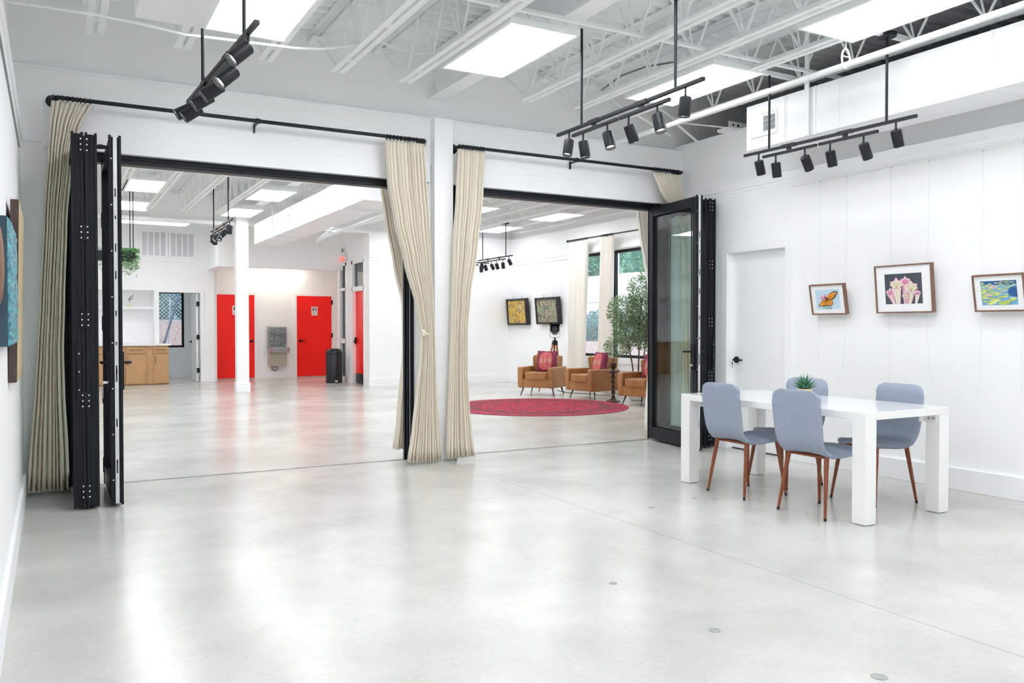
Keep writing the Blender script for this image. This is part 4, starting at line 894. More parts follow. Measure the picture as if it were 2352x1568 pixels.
def butterfly(p, x, ya, yb, za, zb):
    a = Art(p, x, ya, yb, za, zb); a.poly([(0, 0), (1, 0), (1, 1), (0, 1)], 'sky_blue'); g = random.Random(2)
    for i in range(60):
        t = g.uniform(0, 6.28); r = g.uniform(0.02, 0.17); a.line(0.36, 0.58, 0.36+1.25*r*math.cos(t), 0.60+1.3*r*math.sin(t), 0.012, 'pinkflower')
    for u in (0.33, 0.40, 0.46, 0.52, 0.58): a.line(u, 0.0, 0.44+(u-0.45)*1.5, 0.28, 0.014, 'stem')
    a.line(0.46, 0.0, 0.62, 0.26, 0.01, 'stem'); a.line(0.42, 0.0, 0.30, 0.24, 0.01, 'stem')
    up = [(0.44, 0.54), (0.50, 0.70), (0.64, 0.82), (0.80, 0.90), (0.93, 0.90), (0.95, 0.82), (0.88, 0.72), (0.82, 0.58), (0.70, 0.48), (0.56, 0.46)]
    lo = [(0.44, 0.56), (0.30, 0.50), (0.22, 0.38), (0.10, 0.26), (0.10, 0.16), (0.22, 0.15), (0.40, 0.18), (0.55, 0.16), (0.66, 0.20), (0.72, 0.34), (0.68, 0.46), (0.56, 0.50)]
    a.poly(lo, 'ink'); a.poly([(0.44+(u-0.44)*0.90+0.012, 0.40+(v-0.40)*0.86+0.012) for u, v in lo], 'orange')
    a.poly(up, 'ink'); a.poly([(0.66+(u-0.66)*0.84-0.03, 0.66+(v-0.66)*0.80-0.012) for u, v in up], 'orange')
    for q in ((0.92, 0.86), (0.88, 0.86), (0.90, 0.80), (0.85, 0.84), (0.84, 0.78), (0.13, 0.22), (0.14, 0.27), (0.18, 0.19), (0.24, 0.185), (0.62, 0.205), (0.50, 0.19)): a.ell(q[0], q[1], 0.013, 0.016, 'white', n=8)
    for q in ((0.80, 0.72), (0.74, 0.56), (0.62, 0.50)): a.line(0.46, 0.55, q[0], q[1], 0.010, 'ink')
    for q in ((0.22, 0.30), (0.32, 0.21), (0.42, 0.20), (0.52, 0.20), (0.62, 0.28), (0.66, 0.40)): a.line(0.46, 0.53, q[0], q[1], 0.010, 'ink')
    a.line(0.40, 0.62, 0.49, 0.47, 0.022, 'ink'); a.ell(0.41, 0.62, 0.022, 0.026, 'ink')
    return a.done()
def pitchers(p, x, ya, yb, za, zb):
    a = Art(p, x, ya, yb, za, zb); a.poly([(0, 0), (1, 0), (1, 1), (0, 1)], 'charcoal')
    for (u, b, top, w1, c1, c2, lean) in ((0.56, 0.0, 0.64, 0.095, 'rose', 'pinkpale', 0.02), (0.14, 0.0, 0.30, 0.085, 'rose', 'pinkpale', -0.10), (0.32, 0.0, 0.52, 0.125, 'pinkpale', 'palegreen', -0.03), (0.71, 0.0, 0.40, 0.125, 'rose', 'palegreen', 0.06), (0.88, 0.0, 0.28, 0.06, 'palegreen', 'pinkpale', 0.05), (0.55, 0.0, 0.20, 0.06, 'pinkflower', 'rose', 0.0)):
        bx = u-lean
        a.poly([(bx-w1*0.45, b), (bx+w1*0.45, b), (u+w1, top), (u-w1, top)], c1)
        a.poly([(bx-w1*0.10, b), (bx+w1*0.25, b), (u+w1*0.45, top), (u-w1*0.2, top)], c2)
        for k in (-0.7, -0.35, 0.55, 0.8): a.line(bx+w1*0.4*k, b, u+w1*k, top, 0.005, 'white')
        a.ell(u, top, w1*1.1, w1*0.35, 'white'); a.ell(u, top+0.005, w1*0.9, w1*0.22, 'rose')
        hd = [(u-w1*0.5, top), (u-w1*1.5, top+w1*0.9), (u-w1*1.2, top+w1*1.3), (u-w1*1.4, top+w1*1.8), (u-w1*0.5, top+w1*2.0), (u, top+w1*3.0), (u+w1*0.5, top+w1*2.1), (u+w1*1.4, top+w1*1.9), (u+w1*1.2, top+w1*1.2), (u+w1*1.5, top+w1*0.8), (u+w1*0.5, top)]
        a.poly([(q, min(v, 0.98)) for q, v in hd], 'pinkpale'); a.poly([(u+(q-u)*0.72, top+(min(v, 0.98)-top)*0.75) for q, v in hd], 'pinkflower' if c2 == 'pinkpale' else 'palegreen')
        for k in (-0.8, -0.3, 0.3, 0.8): a.line(u, top+0.01, u+w1*k, top+w1*1.6, 0.006, 'rose')
    return a.done()
def lilies(p, x, ya, yb, za, zb):
    a = Art(p, x, ya, yb, za, zb); a.poly([(0, 0), (1, 0), (1, 1), (0, 1)], 'waterblue'); a.poly([(0, 0.86), (1, 0.80), (1, 1), (0, 1)], 'deepblue'); a.poly([(0.72, 0.40), (1, 0.30), (1, 0.75), (0.8, 0.72)], 'deepblue'); g = random.Random(5)
    for i in range(80):
        v = 0.92*(1-(i/80)**1.2)+0.03; u = g.uniform(0, 0.95 if v > 0.7 else (0.72 if v > 0.35 else 0.9)); s = 0.05+0.07*(1-v)
        u = min(max(u, s), 1-s); q = min(max(v, s*0.34), 1-s*0.34); a.ell(u, q, s, s*0.30, 'lily' if i % 3 else 'lilylight', rot=g.uniform(-0.1, 0.1))
        if i % 5 == 0: a.ell(u, q, s*0.6, s*0.14, 'lilylight')
    for u, v in ((0.34, 0.78), (0.44, 0.74), (0.28, 0.72), (0.18, 0.45), (0.24, 0.40)):
        for k in range(6): a.ell(u+0.04*math.cos(k), v+0.03*math.sin(k*1.3), 0.03, 0.014, 'pinkpale', rot=k)
    return a.done()
GP = 'brown framed botanical pictures'
hung_picture('small brown framed picture of an orange butterfly on the right wall', 5.527, 5.135, 1.443, 1.731, R(10.5), 0.045, butterfly, 0.048, group=GP)
hung_picture('larger brown framed picture of pink pitcher plants on a dark ground', 4.822, 4.283, 1.444, 1.858, R(5.5), 0.045, pitchers, 0.082, group=GP)
hung_picture('brown framed picture of green water lilies on blue, cut by the photo edge', 3.932, 3.535, 1.446, 1.735, R(10.5), 0.045, lilies, 0.048, group=GP)
for i, (y, zb, sw, lab) in enumerate(((5.492, 0.98, 0.01, 'first thin hanging wire beside the white door'), (5.191, 0.86, 0.06, 'second thin hanging wire, holding the butterfly picture'), (4.729, 0.70, 0.01, 'thin hanging wire at the far side of the pitcher plant picture'),
        (4.373, 0.84, -0.05, 'thin hanging wire at the near side of the pitcher plant picture'), (3.915, 0.75, 0.04, 'thin hanging wire at the far side of the water lily picture'), (3.60, 0.8, 0.0, 'thin hanging wire at the photo edge behind the water lily picture'))):
    m = MB(); m.tube([(6.414, y, 2.715), (6.412, y, 1.9), (6.410, y+0.002, 1.5), (6.412, y, 1.25), (6.414, y+sw*0.4, zb+0.12), (6.416, y+sw, zb)], 0.0009, 5)
    o = one('hanging_wire', lab + ' on the right wall', 'picture wire', m, 'wire', 'picture hanging wires'); B(6.406, y-0.006, 2.700, 6.416, y+0.004, 2.715).build('hook', 'wire', o)

# ---------------------------------------------------------------- wall pieces on the left wall
t = thing('wood_slab_art', 'tall pale wood slab with a dark bark edge on the left wall', 'wall art', (-0.18, 5.45, 1.03))
m = MB(); n = 14; rows = []
g = random.Random(4)
for side in (5.04, 5.90):
    rows.append([(-0.199+0.018*(i/n), side+0.012*g.uniform(-1, 1), 1.03+0.955*i/n) for i in range(n+1)])
f = [[(p[0]+0.036, p[1], p[2]) for p in r] for r in rows]
m.grid([rows[0], f[0]]); m.grid([f[1], rows[1]]); m.grid([rows[1], rows[0]]); m.poly([rows[0][0], rows[1][0], f[1][0], f[0][0]]); m.poly([rows[0][-1], f[0][-1], f[1][-1], rows[1][-1]])
m.build('bark_edge', 'board_edge', t)
m = MB(); m.grid([[(p[0]+0.0005, p[1], p[2]) for p in f[0]], [(p[0]+0.0005, p[1], p[2]) for p in f[1]]]); m.grid([[(p[0]+0.003, p[1]+0.01, p[2]) for p in f[0]], [(p[0]+0.003, p[1]-0.01, p[2]) for p in f[1]]]); m.build('polished_face', 'board_face', t)
t = thing('textured_canvas', 'crusty turquoise relief panel with dark blue sides on the left wall', 'wall art', (-0.18, 4.6, 1.23))
B(-0.1995, 4.18, 1.235, -0.163, 5.0, 1.80).build('panel', 'teal_side', t, bevel=0.002)
m = MB(); ny, nz = 40, 34; g = random.Random(6); rows = []
for j in range(nz+1): rows.append([(-0.163+(0.006 if 0 < j < nz and 0 < i < ny else 0)+0.009*g.random()*(1 if 0 < j < nz and 0 < i < ny else 0), 4.18+0.82*i/ny+(0.008*g.uniform(-1, 1) if 0 < i < ny else 0), 1.235+0.565*j/nz+0.02*math.sin(0)) for i in range(ny+1)])
m.grid(rows); m.build('relief', 'teal', t)
m = MB(); m.ball((-0.178, 3.80, 1.565), 0.16, 18, 12, (0.12, 0.9, 1.0)); o = one('carved_disc', 'rounded brown carved wood disc at the left edge of the photo', 'wall art', m, 'carved', smooth=60)
# ---------------------------------------------------------------- kitchen run
def pull(p, x0, z0, x1, z1, y):
    m = MB(); L = Vector((x1-x0, 0, z1-z0)); d = L.normalized()
    m.bar((x0, y-0.028, z0), (x1, y-0.028, z1), 0.010, 0.010, up=(0, 1, 0)); a = Vector((x0, y, z0))+d*0.02; b = Vector((x1, y, z1))-d*0.02
    for q in (a, b): m.bar(q, q+Vector((0, -0.028, 0)), 0.008, 0.008)
    return m.build('pull', 'dark_wood', p)
def cabinet(label, x0, x1, doors, y=20.55):
    t = thing('base_cabinet', label, 'cabinet', ((x0+x1)/2, y, 0), 0, 'oak base cabinets of the kitchen niche')
    m = MB(); m.box(x0, y+0.022, 0.0, x1, 20.97, 0.895)
    if x1 < 2.1: m.box(x0, 20.97, 0.0, x1, 21.46, 0.895)
    m.build('body', 'oak', t)
    B(x0, y+0.018, 0.0, x1, y+0.024, 0.02).build('toe_strip', 'oak_dark', t)
    for a, b in doors:
        q = B(a, y, 0.72, b, y+0.02, 0.875).build('drawer', 'oak', t, bevel=0.003); c = (a+b)/2; w_ = min(0.26, (b-a)*0.7)
        pull(q, c-w_/2, 0.80, c+w_/2, 0.80, y)
        q = MB(); q.box(a, y, 0.03, b, y+0.02, 0.705); q = q.build('door', 'oak', t, bevel=0.003); pull(q, a+0.045, 0.46, a+0.045, 0.66, y)
        m = MB()
        for u0, v0, u1, v1 in ((a+0.004, 0.034, a+0.03, 0.70), (b-0.03, 0.034, b-0.004, 0.70)): m.box(u0, y-0.003, v0, u1, y, v1)
        m.build('stile', 'oak', q)
    return t
cabinet('light oak base cabinet at the free end of the kitchen counter, beside the open door', 1.90, 2.362, [(2.03, 2.345)])
cabinet('light oak base cabinet behind the door handle of the left folding doors', 1.02, 1.898, [(1.05, 1.44), (1.46, 1.88)])
cabinet('light oak base cabinet hidden behind the stacked doors, near', -0.9, 1.018, [(-0.87, -0.25), (-0.23, 0.37), (0.39, 1.0)])
cabinet('light oak base cabinet toward the hidden end of the kitchen', -5.6, -0.902, [(-5.5, -4.7), (-4.6, -3.8), (-3.7, -2.9), (-2.8, -2.0), (-1.9, -0.95)])
one('countertop', 'white stone counter running along the oak base cabinets', 'countertop', B(-5.65, 20.52, 0.896, 2.405, 20.972, 0.940).box(-5.65, 20.972, 0.896, 2.10, 21.495, 0.940), 'white_gloss', bevel=0.003)
struct('window_8', B(-5.4, 21.47, 1.0, -4.3, 21.498, 1.72), 'dark_void')
t = thing('bud_vase', 'tiny amber glass vase with a dark twig on the niche shelf', 'vase', (1.60, 21.3, 1.79))
MB().lathe([(0.03, 0), (0.042, 0.015), (0.043, 0.07), (0.020, 0.088), (0.018, 0.10), (0.020, 0.104)], (1.60, 21.3, 1.79), 16).build('glass_body', 'amber', t, smooth=50)
m = MB(); m.tube([(1.60, 21.3, 1.87), (1.605, 21.3, 1.96), (1.625, 21.3, 2.04)], 0.003, 6); m.tube([(1.605, 21.3, 1.95), (1.65, 21.3, 2.0), (1.68, 21.3, 2.06)], 0.0025, 6); m.build('twig', 'dark_wood', t)
m = MB(); g = random.Random(9)
for c in ((1.60, 1.99), (1.64, 1.985), (1.585, 1.955), (1.675, 2.055), (1.63, 2.03), (1.615, 1.965), (1.66, 2.0)):
    a = g.uniform(0, 3); d = Vector((math.cos(a), 0.3, math.sin(a)))*0.022; n = Vector((-math.sin(a), 0.2, math.cos(a)))*0.010; c = Vector((c[0], 21.3, c[1])); m.poly([c-d, c+n, c+d, c-n])
m.build('leaves', 'sign_black', t, solid=0.001)
t = thing('wall_outlet', 'faint white outlet plate above the kitchen counter', 'outlet', (1.75, 21.495, 1.12)); B(1.69, 21.490, 1.06, 1.81, 21.5, 1.18).build('plate', 'trim', t, bevel=0.003)

# ---------------------------------------------------------------- hanging planter
t = thing('hanging_planter', 'long hanging planter with trailing green plants, its end visible beside the stacked doors', 'planter', (-0.6, 15.0, 2.45))
m = MB(); m.box(-2.5, 14.94, 2.40, 1.22, 15.06, 2.42); m.box(-2.5, 14.94, 2.42, 1.22, 14.955, 2.56); m.box(-2.5, 15.045, 2.42, 1.22, 15.06, 2.56); m.box(1.205, 14.955, 2.42, 1.22, 15.045, 2.56)
m.build('trough', 'black_metal', t)
for x in (1.145, 1.193, -0.4, -2.2): MB().cyl((x, 15.0, 2.42), (x, 15.0, 3.95), 0.008, n=8).build('rod', 'black_metal', t)
def leaves(m, n, pick, s, g, flat=0.0):
    for i in range(n):
        c, d = pick(g); d = Vector(d).normalized(); u = d.cross(Vector((g.uniform(-1, 1), g.uniform(-1, 1), g.uniform(-1, 1)))).normalized(); k = s*g.uniform(0.7, 1.3)
        c = Vector(c); m.poly([c, c+d*k*0.5+u*k*0.22, c+d*k, c+d*k*0.5-u*k*0.22])
m = MB(); g = random.Random(31)
def pk(g):
    x = g.uniform(-2.5, 1.25) if g.random() < 0.72 else g.uniform(1.02, 1.27); r = g.random(); z = 2.60-0.32*r*r if g.random() < 0.8 else 2.60-0.42*r
    return (x, 15+g.gauss(0, 0.06), z), (g.uniform(-1, 1), g.uniform(-1, 1), g.uniform(-0.8, 0.7))
leaves(m, 4200, pk, 0.036, g); m.build('foliage', 'leaf', t)

# ---------------------------------------------------------------- bottle filler fountain
t = thing('water_fountain', 'grey bottle filling fountain on the wall between the two red doors', 'drinking fountain', (5.08, 21.6, 0.3))
def outline(x0, x1, z0, z1, r, n=5):
    o = []
    for cx, cz, a in ((x1-r, z0+r, -90), (x1-r, z1-r, 0), (x0+r, z1-r, 90), (x0+r, z0+r, 180)): o += [(cx+r*math.cos(R(a+90*i/n)), cz+r*math.sin(R(a+90*i/n))) for i in range(n+1)]
    return o
m = MB(); m.box(4.862, 21.62, 0.82, 5.335, 21.75, 1.322); m.build('upper_panel', 'steel', t, bevel=0.004)
MB().prism(outline(4.905, 5.315, 1.225, 1.285, 0.025), lambda u, v, q: (u, q, v), 21.612, 21.622).build('display_band', 'grey_plastic', t)
a = MB(); a.prism(outline(4.885, 5.33, 0.835, 1.20, 0.03), lambda u, v, q: (u, q, v), 21.613, 21.622); a = a.build('alcove_panel', 'grey_plastic', t)
m = MB(); m.prism([(4.93, 1.17), (5.0, 1.13), (5.09, 1.12), (5.18, 1.14), (5.31, 1.175), (5.31, 1.19), (4.93, 1.19)], lambda u, v, q: (u, q, v), 21.56, 21.614); m.cyl((5.09, 21.585, 1.12), (5.09, 21.585, 1.10), 0.012, n=10); m.build('nozzle_hood', 'grey_plastic', a)
m = MB()
for p in ([(5.05, 0.875), (5.05, 1.03), (5.072, 1.06), (5.072, 1.085), (5.108, 1.085), (5.108, 1.06), (5.13, 1.03), (5.13, 0.875)],):
    for i in range(len(p)): m.bar((p[i][0], 21.612, p[i][1]), (p[(i+1) % len(p)][0], 21.612, p[(i+1) % len(p)][1]), 0.006, 0.004)
m.box(4.925, 21.610, 1.015, 4.965, 21.613, 1.04); m.box(4.94, 21.610, 0.90, 4.965, 21.613, 0.925); m.box(5.19, 21.610, 0.985, 5.25, 21.613, 0.99); m.box(5.07, 21.609, 1.25, 5.15, 21.612, 1.256); m.build('bottle_icon', 'sign_white', a)
m = MB(); o = [(4.862, 21.75), (4.862, 21.45), (4.91, 21.32), (5.30, 21.32), (5.355, 21.40), (5.355, 21.75)]
m.prism([(x, y) for x, y in o], lambda u, v, q: (u, v, q), 0.665, 0.80); m.build('basin', 'steel', t, bevel=0.01)
MB().prism([(4.90, 21.60), (4.93, 21.36), (5.28, 21.36), (5.32, 21.60)], lambda u, v, q: (u, v, q), 0.80, 0.818).build('basin_top', 'chrome', t, bevel=0.004)
MB().tube([(5.29, 21.58, 0.815), (5.285, 21.56, 0.86), (5.26, 21.52, 0.865)], 0.010, 8).build('spout', 'chrome', t, smooth=40)
m = MB(); lo = [(4.87, 21.44), (5.30, 21.44), (5.30, 21.74), (4.87, 21.74)]
v0 = m.pts([(x, y+(0.05 if y < 21.5 else 0), 0.315) for x, y in lo]); v1 = m.pts([(x, y, 0.665) for x, y in lo]); m.skin([v0, v1]); m.build('lower_cabinet', 'beige_metal', t, bevel=0.006)
MB().tube([(4.975, 21.70, 0.33), (4.975, 21.70, 0.24), (5.02, 21.70, 0.20), (5.09, 21.70, 0.205), (5.11, 21.71, 0.25), (5.11, 21.74, 0.27)], 0.008, 8).build('drain_hose', 'rubber', t, smooth=40)
MB().tube([(4.99, 21.70, 0.315), (5.05, 21.72, 0.298), (5.11, 21.735, 0.30)], 0.007, 8).build('power_cord', 'rubber', t, smooth=40)
t = thing('soap_plate', 'small white plate on the wall just above the fountain', 'wall plate', (4.985, 21.74, 1.34)); B(4.95, 21.735, 1.345, 5.02, 21.75, 1.43).build('plate', 'trim', t, bevel=0.003)

# ---------------------------------------------------------------- bin, exit sign, switch
t = thing('trash_bin', 'black round-topped bin on the floor between the red door and the side window', 'trash bin', (5.88, 19.3, 0))
MB().lathe([(0.185, 0.004), (0.193, 0.012), (0.193, 0.66), (0.190, 0.664)], (5.88, 19.3, 0), 32).build('body', 'bin', t, smooth=40)
MB().lathe([(0.195, 0.662), (0.197, 0.67), (0.197, 0.70), (0.188, 0.745), (0.16, 0.785), (0.11, 0.808), (0.05, 0.815), (0.001, 0.815)], (5.88, 19.3, 0), 32).build('dome_lid', 'bin', t, smooth=50)
B(5.845, 19.106, 0.025, 5.905, 19.112, 0.06).build('label_tag', 'sign_white', t)
t = thing('exit_sign', 'lit red exit sign with side lamps high on the side wall', 'exit sign', (6.15, 19.44, 2.97))
B(6.155, 19.28, 2.86, 6.198, 19.60, 3.06).build('housing', 'sign_white', t, bevel=0.005)
text('EXIT', 0.17, (6.152, 19.44, 2.955), (R(90), 0, R(-90)), 'exit_glow', t, ext=0.002)
for y in (19.235, 19.645): MB().lathe([(0.05, 0), (0.055, 0.02), (0.04, 0.07)], (6.12, y, 2.97), 16, 'x').build('lamp_head', 'sign_white', t, smooth=40)
MB().lathe([(0.05, 0), (0.045, 0.02)], (6.13, 19.44, 3.16), 14, 'x').build('sensor', 'grey_plastic', t)
t = thing('wall_switch', 'white double switch plate on the wall right of the third red door', 'switch', (6.465, 17.59, 1.2)); B(6.375, 17.592, 1.14, 6.555, 17.6, 1.262).build('plate', 'trim', t, bevel=0.003)
for x in (6.41, 6.465, 6.52): B(x-0.012, 17.588, 1.175, x+0.012, 17.592, 1.225).build('rocker', 'matboard', t)

# ---------------------------------------------------------------- lounge
def cushion(m, c, h, rot, puff, n=10):
    """Soft block: superellipse cross-sections puffed in the middle."""
    c = Vector(c); rows = []
    for j in range(n+1):
        t = -math.pi/2+math.pi*j/n; zz = math.copysign(abs(math.sin(t))**0.6, math.sin(t)); rr = abs(math.cos(t))**0.35
        ring = []
        for i in range(28):
            a = 2*math.pi*i/28; x = math.copysign(abs(math.cos(a))**0.35, math.cos(a)); y = math.copysign(abs(math.sin(a))**0.35, math.sin(a))
            k = 1+puff*(1-abs(x)**2)*(1-abs(y)**2)
            ring.append(c + rot @ Vector((x*h[0]*(0.93+0.07*rr), y*h[1]*(0.93+0.07*rr), zz*h[2]*k)))
        rows.append(m.pts(ring))
    m.skin(rows)
I3 = Matrix.Identity(3)
def make_armchair(label):
    t = thing('armchair', label, 'armchair', (0, 0, 0), 0, 'tan leather armchairs in the lounge', local=True)
    B(-0.30, -0.27, 0.16, 0.335, 0.27, 0.325).build('base', 'leather', t, bevel=0.018, segs=3)
    for s in (-1, 1):
        m = MB(); o = [(-0.34, 0.155), (0.34, 0.155), (0.355, 0.30), (0.36, 0.535), (0.35, 0.555), (-0.34, 0.555)]
        m.prism(o, lambda u, v, q: (u, q, v), s*0.262, s*0.372); m.build('armrest', 'leather', t, bevel=0.022, segs=3, smooth=50)
    m = MB(); m.obox((-0.315, 0, 0.46), (0.055, 0.268, 0.30), Matrix.Rotation(R(-8), 3, 'Y')); m.build('backrest', 'leather', t, bevel=0.025, segs=3, smooth=50)
    m = MB(); cushion(m, (0.06, 0, 0.385), (0.30, 0.262, 0.068), I3, 0.35); m.build('seat_cushion', 'leather', t, smooth=60)
    for s in (-1, 1):
        m = MB(); cushion(m, (-0.20, s*0.128, 0.60), (0.185, 0.13, 0.075), Matrix.Rotation(R(-80), 3, 'Y'), 0.4); m.build('back_cushion', 'leather', t, smooth=60)
    for sx, sy in ((1, 1), (1, -1), (-1, 1), (-1, -1)):
        MB().tube([(sx*0.21, sy*0.30, 0.162), (sx*0.245, sy*0.355, 0.001)], [0.014, 0.008], 12).build('leg', 'black_metal', t, smooth=40)
    return t
a1 = make_armchair('tan leather armchair in front of the wooden tripod lamp'); a1.location = (8.35, 13.80, 0); a1.rotation_euler = (0, 0, R(215))
dup(a1, (8.76, 12.69, 0), R(186), 'tan leather armchair in the middle, beside the twisted wooden stand')
dup(a1, (8.82, 11.13, 0), R(191), 'tan leather armchair partly hidden by the black framed glass leaf')
def pillow(label, loc, rz, tilt):
    t = thing('throw_pillow', label, 'pillow', loc, rz, 'red patterned throw pillows', local=True); t.rotation_euler = (0, tilt, rz)
    m = MB(); n = 18
    for s in (1, -1):
        rows = []
        for j in range(n+1):
            v = -1+2*j/n; row = []
            for i in range(n+1):
                u = -1+2*i/n; th = 0.075*((1-u*u)*(1-v*v))**0.45; e = 1-0.07*(1-abs(u*v))*(abs(u)**4+abs(v)**4)*0.7
                row.append((s*th, u*0.215*e, 0.21+v*0.215*e))
            rows.append(row)
        m.grid(rows)
    bmesh.ops.remove_doubles(m.bm, verts=m.bm.verts, dist=1e-5); body = m.build('cover', 'kilim', t, smooth=60)
    m = MB(); N = 26
    def S(u, v): th = 0.075*((1-u*u)*(1-v*v))**0.45; return (th+0.002, u*0.212, 0.21+v*0.212)
    for nm, a, b, mm in (('medallion', 0.66, 0.84, 'kilim_mid'),):
        rings = []
        for k in (0.08, 0.4, 0.7, 1.0): rings.append(m.pts([S(a*k*math.copysign(abs(math.cos(2*math.pi*i/N))**0.8, math.cos(2*math.pi*i/N)), b*k*math.copysign(abs(math.sin(2*math.pi*i/N))**0.8, math.sin(2*math.pi*i/N))) for i in range(N)]))
        m.skin(rings, cap=False); m.face(rings[0]); m.build(nm, mm, t, smooth=60)
    m = MB()
    for cy in (-0.40, 0.0, 0.40):
        w_ = 0.19 if cy else 0.13
        for k in (0,):
            ps = [S(cy+w_, 0), S(cy+w_*0.5, 0.19), S(cy, 0.3), S(cy-w_*0.5, 0.19), S(cy-w_, 0), S(cy-w_*0.5, -0.19), S(cy, -0.3), S(cy+w_*0.5, -0.19)]; c = S(cy, 0)
            ps = [(p[0]+0.002, p[1], p[2]) for p in ps]; c = (c[0]+0.003, c[1], c[2]); v = m.pts(ps); cc = m.pts([c])[0]
            for i in range(8): m.face([v[i], v[(i+1) % 8], cc])
    m.build('diamonds', 'kilim_cream', t, smooth=60); return t
def on_chair(c, rz, dx, dy, dz): return (c[0]+dx*math.cos(rz)-dy*math.sin(rz), c[1]+dx*math.sin(rz)+dy*math.cos(rz), dz)
pillow('red patterned pillow with cream diamonds on the armchair before the tripod lamp', on_chair((8.35, 13.80), R(215), -0.045, 0.05, 0.445), R(215), R(-14))
pillow('red patterned pillow on the middle armchair', on_chair((8.76, 12.69), R(186), -0.045, 0.09, 0.445), R(178), R(-14))
pillow('red patterned pillow on the armchair cut off by the black door frame', on_chair((8.82, 11.13), R(191), -0.045, 0.03, 0.445), R(191), R(-14))
o = one('round_rug', 'round red patterned rug on the pale lounge floor', 'rug', MB().lathe([(1.49, 0.0005), (1.5, 0.004), (1.5, 0.008), (1.49, 0.011), (0.01, 0.011)], (0, 0, 0), 96), 'rug'); o.location = (7.05, 11.8, 0)
# tripod lamp
t = thing('tripod_lamp', 'black spotlight lamp on a honey wood tripod behind the armchair', 'floor lamp', (9.12, 14.72, 0))
H = Vector((9.21, 14.72, 1.02))
for p in ((8.69, 14.50), (9.27, 14.52), (9.42, 15.15)):
    b = Vector((p[0], p[1], 0.005)); d = (b-H); sd = Vector((d.y, -d.x, 0)).normalized(); a = H+Vector((d.x, d.y, 0)).normalized()*0.035
    lg = MB().bar(a, a.lerp(b, 0.58), 0.040, 0.022).bar(a.lerp(b, 0.50), b, 0.026, 0.016).build('leg', 'tripod_wood', t, bevel=0.003)
    MB().bar(a+Vector((0, 0, 0.02)), a.lerp(b, 0.07), 0.048, 0.032).build('leg_bracket', 'black_metal', lg)
MB().lathe([(0.03, -0.03), (0.05, -0.01), (0.05, 0.02), (0.02, 0.03), (0.012, 0.09)], H, 18).build('hub', 'black_metal', t, smooth=40)
m = MB(); m.tube([H+Vector((0.084, -0.06, 0.22)), H+Vector((0.086, -0.06, 0.10)), H+Vector((0.05, -0.035, 0.075)), H+Vector((-0.05, 0.035, 0.075)), H+Vector((-0.086, 0.06, 0.10)), H+Vector((-0.084, 0.06, 0.22))], 0.006, 8); m.build('yoke', 'chrome', t, smooth=40)
d = Vector((-0.50, -0.78, 0.30)).normalized(); u = d.cross(Vector((0, 0, 1))).normalized(); v = d.cross(u); c = H+Vector((0, 0, 0.24)); m = MB()
rg = [m.ring(c+d*h, u, v, r, 24) for r, h in ((0.045, -0.16), (0.06, -0.15), (0.085, -0.08), (0.088, 0.02), (0.088, 0.06), (0.098, 0.065), (0.098, 0.13), (0.088, 0.13), (0.075, 0.05), (0.05, 0.03))]
m.skin(rg); hd = m.build('lamp_head', 'black_metal', t, smooth=40)
m = MB(); m.skin([m.ring(c+d*h, u, v, r, 24) for r, h in ((0.074, 0.075), (0.07, 0.085), (0.055, 0.09))]); m.build('lens', 'sign_black', hd, smooth=40)
m = MB()
for k in range(4):
    a = R(45+90*k); e = u*math.cos(a)+v*math.sin(a); f = u*-math.sin(a)+v*math.cos(a); p = c+d*0.13+e*0.09
    m.poly([p-f*0.045, p+f*0.045, p+f*0.035+d*0.05+e*0.03, p-f*0.035+d*0.05+e*0.03])
m.build('barn_door', 'black_metal', hd, solid=0.003)
one('lamp_cord', 'thin black lamp cord lying on the floor behind the armchairs', 'cord', MB().tube([(9.2, 14.6, 0.006), (9.05, 14.0, 0.006), (9.15, 13.7, 0.006), (9.35, 13.4, 0.006), (9.2, 13.2, 0.006), (9.4, 13.0, 0.006)], 0.006, 6), 'rubber', smooth=40)
# twisted stand
t = thing('pedestal_stand', 'dark twisted wood pedestal stand between two leather armchairs', 'stand', (8.66, 11.90, 0)); X, Y = 8.66, 11.90
MB().lathe([(0.125, 0), (0.13, 0.012), (0.12, 0.025), (0.06, 0.035), (0.045, 0.06)], (X, Y, 0), 28).build('base', 'dark_wood', t, smooth=40)
m = MB(); rows = []
for j in range(61):
    z = 0.05+0.46*j/60; rows.append(m.pts([(X+(0.026+0.010*math.cos(2*(a-z*34)))*math.cos(a), Y+(0.026+0.010*math.cos(2*(a-z*34)))*math.sin(a), z) for a in [2*math.pi*i/16 for i in range(16)]]))
m.skin(rows); m.build('twisted_column', 'dark_wood', t, smooth=60)
MB().lathe([(0.03, 0.50), (0.055, 0.515), (0.12, 0.525), (0.125, 0.535), (0.12, 0.542)], (X, Y, 0), 28).build('top_plate', 'dark_wood', t, smooth=40)
o = one('wood_goblet', 'dark turned wood goblet standing on the twisted stand', 'goblet', MB().lathe([(0.042, 0.543), (0.03, 0.556), (0.025, 0.58), (0.042, 0.60), (0.05, 0.64), (0.058, 0.685), (0.05, 0.685), (0.035, 0.61)], (X, Y, 0), 22), 'dark_wood', smooth=40)
